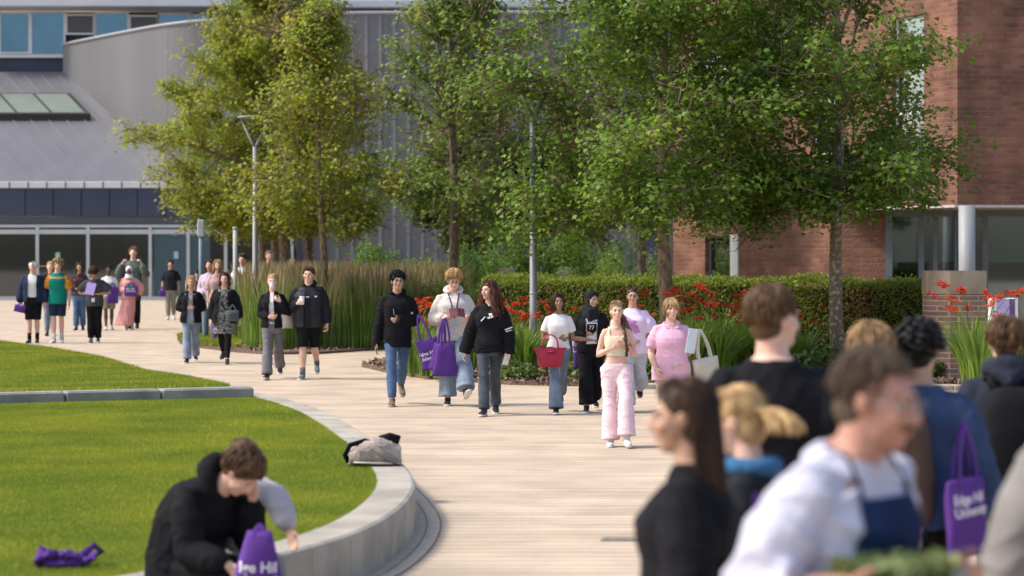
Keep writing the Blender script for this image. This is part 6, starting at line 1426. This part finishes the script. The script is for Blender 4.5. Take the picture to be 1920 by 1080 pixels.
# chef
P = Person('chef with glasses and moustache in a white coat and navy apron carrying food', 1556, 745, h=1.81, yaw=50, sex='m', skin='ruddy', head=(12,12,0), neck=.050, vox=.009, group=fg_, wt=1.12, lean=15, arms=(((-.34,.10,-1), (.10,-.90,.48)), ((.30,.12,-1), (-.15,-.90,.48))), hands=({'d':(.2,-.9,0),'t':(-.4,-.2,.8),'c':.6}, {'d':(-.2,-.9,0),'t':(.4,-.2,.8),'c':.6}))
P.hair('greybrown', 'crop', 49, n=170, vol=-.007); P.glasses((.3,.25,.2))
st = MB(); st.tube([P.on(-.030, -.047, .004), P.on(-.012, -.040, .008), P.on(0, -.041, .009), P.on(.012, -.040, .008), P.on(.030, -.047, .004)], [.004, .008, .008, .008, .003], 7, [.004] * 5); st.build('moustache', hairm('greybrown'), P.root, True)
T = P.top(coatw, hem=-.16, ease=.036, sleeve=.80, cuff=.022, neck=.54, fold=.026, name='chef_coat', sl_ease=.036); k = P.k; zc = P.fr(.43)[1].z * k; cx = P.fr(.43)[1].x * k
bm = bmesh.new(); bm.faces.new([bm.verts.new(q) for q in ((cx - .115 * k, 0, zc), (cx + .115 * k, 0, zc), (cx + .17 * k, 0, zc - .14 * k), (cx + .18 * k, 0, zc - .46 * k), (cx - .18 * k, 0, zc - .46 * k), (cx - .17 * k, 0, zc - .14 * k))]); bmesh.ops.triangulate(bm, faces=bm.faces)
for _ in range(5): bmesh.ops.subdivide_edges(bm, edges=[e for e in bm.edges if e.calc_length() > .03], cuts=1); bmesh.ops.triangulate(bm, faces=bm.faces)
for v in bm.verts:
    p = P.project(T, v.co.x, v.co.z, .008, -2.0); v.co = p if p is not None else Vector((v.co.x, -.2, v.co.z))
me = bpy.data.meshes.new('apron'); bm.to_mesh(me); bm.free(); link('apron', me, apron, P.root, True)
for sx in (-1, 1):
    mb = MB(); pts = []
    for t in np.linspace(0, 1, 10):
        p = P.project(T, cx + sx * (.105 - .045 * t) * k, zc + (.215 * t) * k, .006, -2.0)
        if p is not None: pts.append(p)
    if len(pts) > 2: mb.tube(pts, .012, 5, .003, up=(0, -1, 0)); mb.build('apron_strap', apron, P.root)
P.shoes(shoe_k, sole_b); P.pants(dkgrey, 1, .03); P.shoes(shoe_k, sole_b)
fd = (P.palm(0, .09, .0) + P.palm(1, .09, .0)) / 2 + V3(-.09, -.05, .01); tr_ = empty('food_tray', fd, R(52), 'shallow tray of green salad under clear film carried by the chef', 'tray')
mb = MB(); mb.rings([[(x, y, z) for x, y in sell(0, 0, hw, hw * .7, 24, 3.4)] for z, hw in ((-.03,.16), (-.028,.17), (.02,.20), (.024,.205), (.016,.196), (-.02,.165))]); mb.build('dish', mat('foil', (.5,.52,.5), .35, .1, 9, metal=.6), tr_, True)
rr = random.Random(5); Cn = np.array([(rr.uniform(-.15, .15), rr.uniform(-.10, .10), rr.uniform(.0, .07)) for _ in range(700)]); leafcloud('salad', Cn, .05, leafmat('salad_leaf', (.34,.38,.16), (.14,.20,.07)), tr_, 5, 0, LEAF, .4)

# ---- seated pair on the curved wall
P = Person('man in a black hoodie sitting on the low wall with his head bowed', 345, 355, h=1.70, yaw=54, sex='m', skin='fair', head=(10,52,0), vox=.010, group=fg_, wt=1.12, lean=46, pel=4, seat=.36, legs=((82,80,8),(78,74,10)), feet=(0,0),
    arms=(((-.12,-.87,-.49), (.2,-.8,.6)), ((.02,-.97,-.23), (-.18,.6,.8))), hands=({'d':(.2,-.9,-.1),'t':(.1,-.2,.9),'c':.9}, {'d':(-.3,.35,.8),'t':(-.3,.5,.2),'c':.7}))
P.hair('brown', 'mop', 50, vol=.008, n=200, thick=1.2); T = P.top(black, hem=-.10, ease=.050, sleeve=1, cuff=.012, neck=.55, fold=.014, name='hoodie', sl_ease=.034); P.hood(black, .055, .04, back=.08); P.pants(black, 1, .030, 0, fold=.010); P.shoes(shoe_k, sole_w)
seatP = P
tote('purple tote bag with white lettering standing by the knees of the seated man', Vector(((487 - 960) / 372, F / 372, 2 - (985 - HOR) / 372)), 10, .36, .40, .03, seed=51, group='purple tote bags', tilt=2, narrow=.34, bulge=.05, ts=.075, txo=-.16, tzo=.20)
P = Person('person in a pale grey hoodie sitting beyond the bowed man', 392, 340, h=1.50, yaw=48, sex='f', skin='light', head=(0,50,0), vox=.011, group=fg_, wt=1.1, lean=36, seat=.38, legs=((80,80,6),(78,76,8)), arms=(((-.16,-.99,-.09), (.1,-.85,-.2)), ((.25,-.85,.3), (-.1,-.9,-.3))))
P.hair('brown', 'crop', 52, n=60); P.top(cloth('ash_hoodie', (.48,.46,.50), .12), hem=-.10, ease=.05, sleeve=1, neck=.54, fold=.012, name='hoodie', sl_ease=.035); P.pants(cloth('ash_trousers', (.28,.27,.28), .2), 1, .03); P.shoes(shoe_w, sole_w)

# ---- things left on the wall and the grass
bkp = empty('backpack', G(702, 872, .30), R(8), 'beige and grey backpack lying on its side on the curved low wall', 'backpack')
taupe = cloth('taupe', (.42,.35,.31), .3, 9); mb = MB(); rs = []
for t in np.linspace(0, 1, 12):
    x = -.21 + .42 * t; hh = .065 + .045 * math.sin(math.pi * t) + .02 * t; rs.append([(x, y * (.8 + .2 * math.sin(math.pi * t)), hh * .95 + z) for y, z in sell(0, 0, .15, hh * .95, 18, 2.8)])
mb.rings(rs); mb.tube([(-.1, -.10, .10), (.0, -.13, .13), (.14, -.10, .11)], .03, 8); solid(mb, 'bag_body', taupe, bkp, .009, 3, .012, (10, 10, 14), 3)
mb = MB(); mb.tube([(-.21, -.05, .03), (-.24, -.07, .09), (-.20, -.09, .17), (-.08, -.06, .20), (.02, -.10, .17)], .022, 6, .008); mb.build('strap', black, bkp, True)
mb = MB(); mb.tube([(-.02, -.14, .16), (.06, -.16, .09), (.16, -.15, .04), (.21, -.05, .03)], .024, 6, .006); mb.build('strap', cloth('strap_grey', (.22,.21,.20), .2), bkp, True)
mb = MB(); mb.tube([(.05, -.02, .19), (.12, -.05, .215), (.19, -.02, .19)], .05, 8, .02); mb.build('lining', black, bkp, True)
mb = MB(); mb.tube([(-.18, -.145, .035), (-.05, -.16, .03), (.1, -.155, .025), (.2, -.10, .02)], .008, 5); mb.build('zip', mat('zip_pale', (.5,.46,.42), .4), bkp, True)
pc = empty('purple_cloth_bag', G(121, 1060, .30), R(10), 'crumpled purple cloth bag lying on the near lawn', 'bag'); mb = MB(); rr = random.Random(3)
mb.ell((0, 0, .02), (.15, .11, .035))
for i in range(7): mb.box((rr.uniform(-.11, .11), rr.uniform(-.06, .06), .045), (rr.uniform(.03, .07), .05, .012), Matrix.Rotation(rr.uniform(-.8, .8), 3, 'Y') @ Matrix.Rotation(rr.uniform(-1, 1), 3, 'X'))
solid(mb, 'bag_body', purple, pc, .007, 1, .022, (16, 16, 16), 5)
mb = MB(); mb.tube([(.10, -.02, .06), (.16, -.04, .11), (.20, 0, .07), (.14, .04, .03)], .02, 6, .005); mb.build('handle', purple, pc)
for m_ in [m for m in bpy.data.meshes if m.users == 0]: bpy.data.meshes.remove(m_)
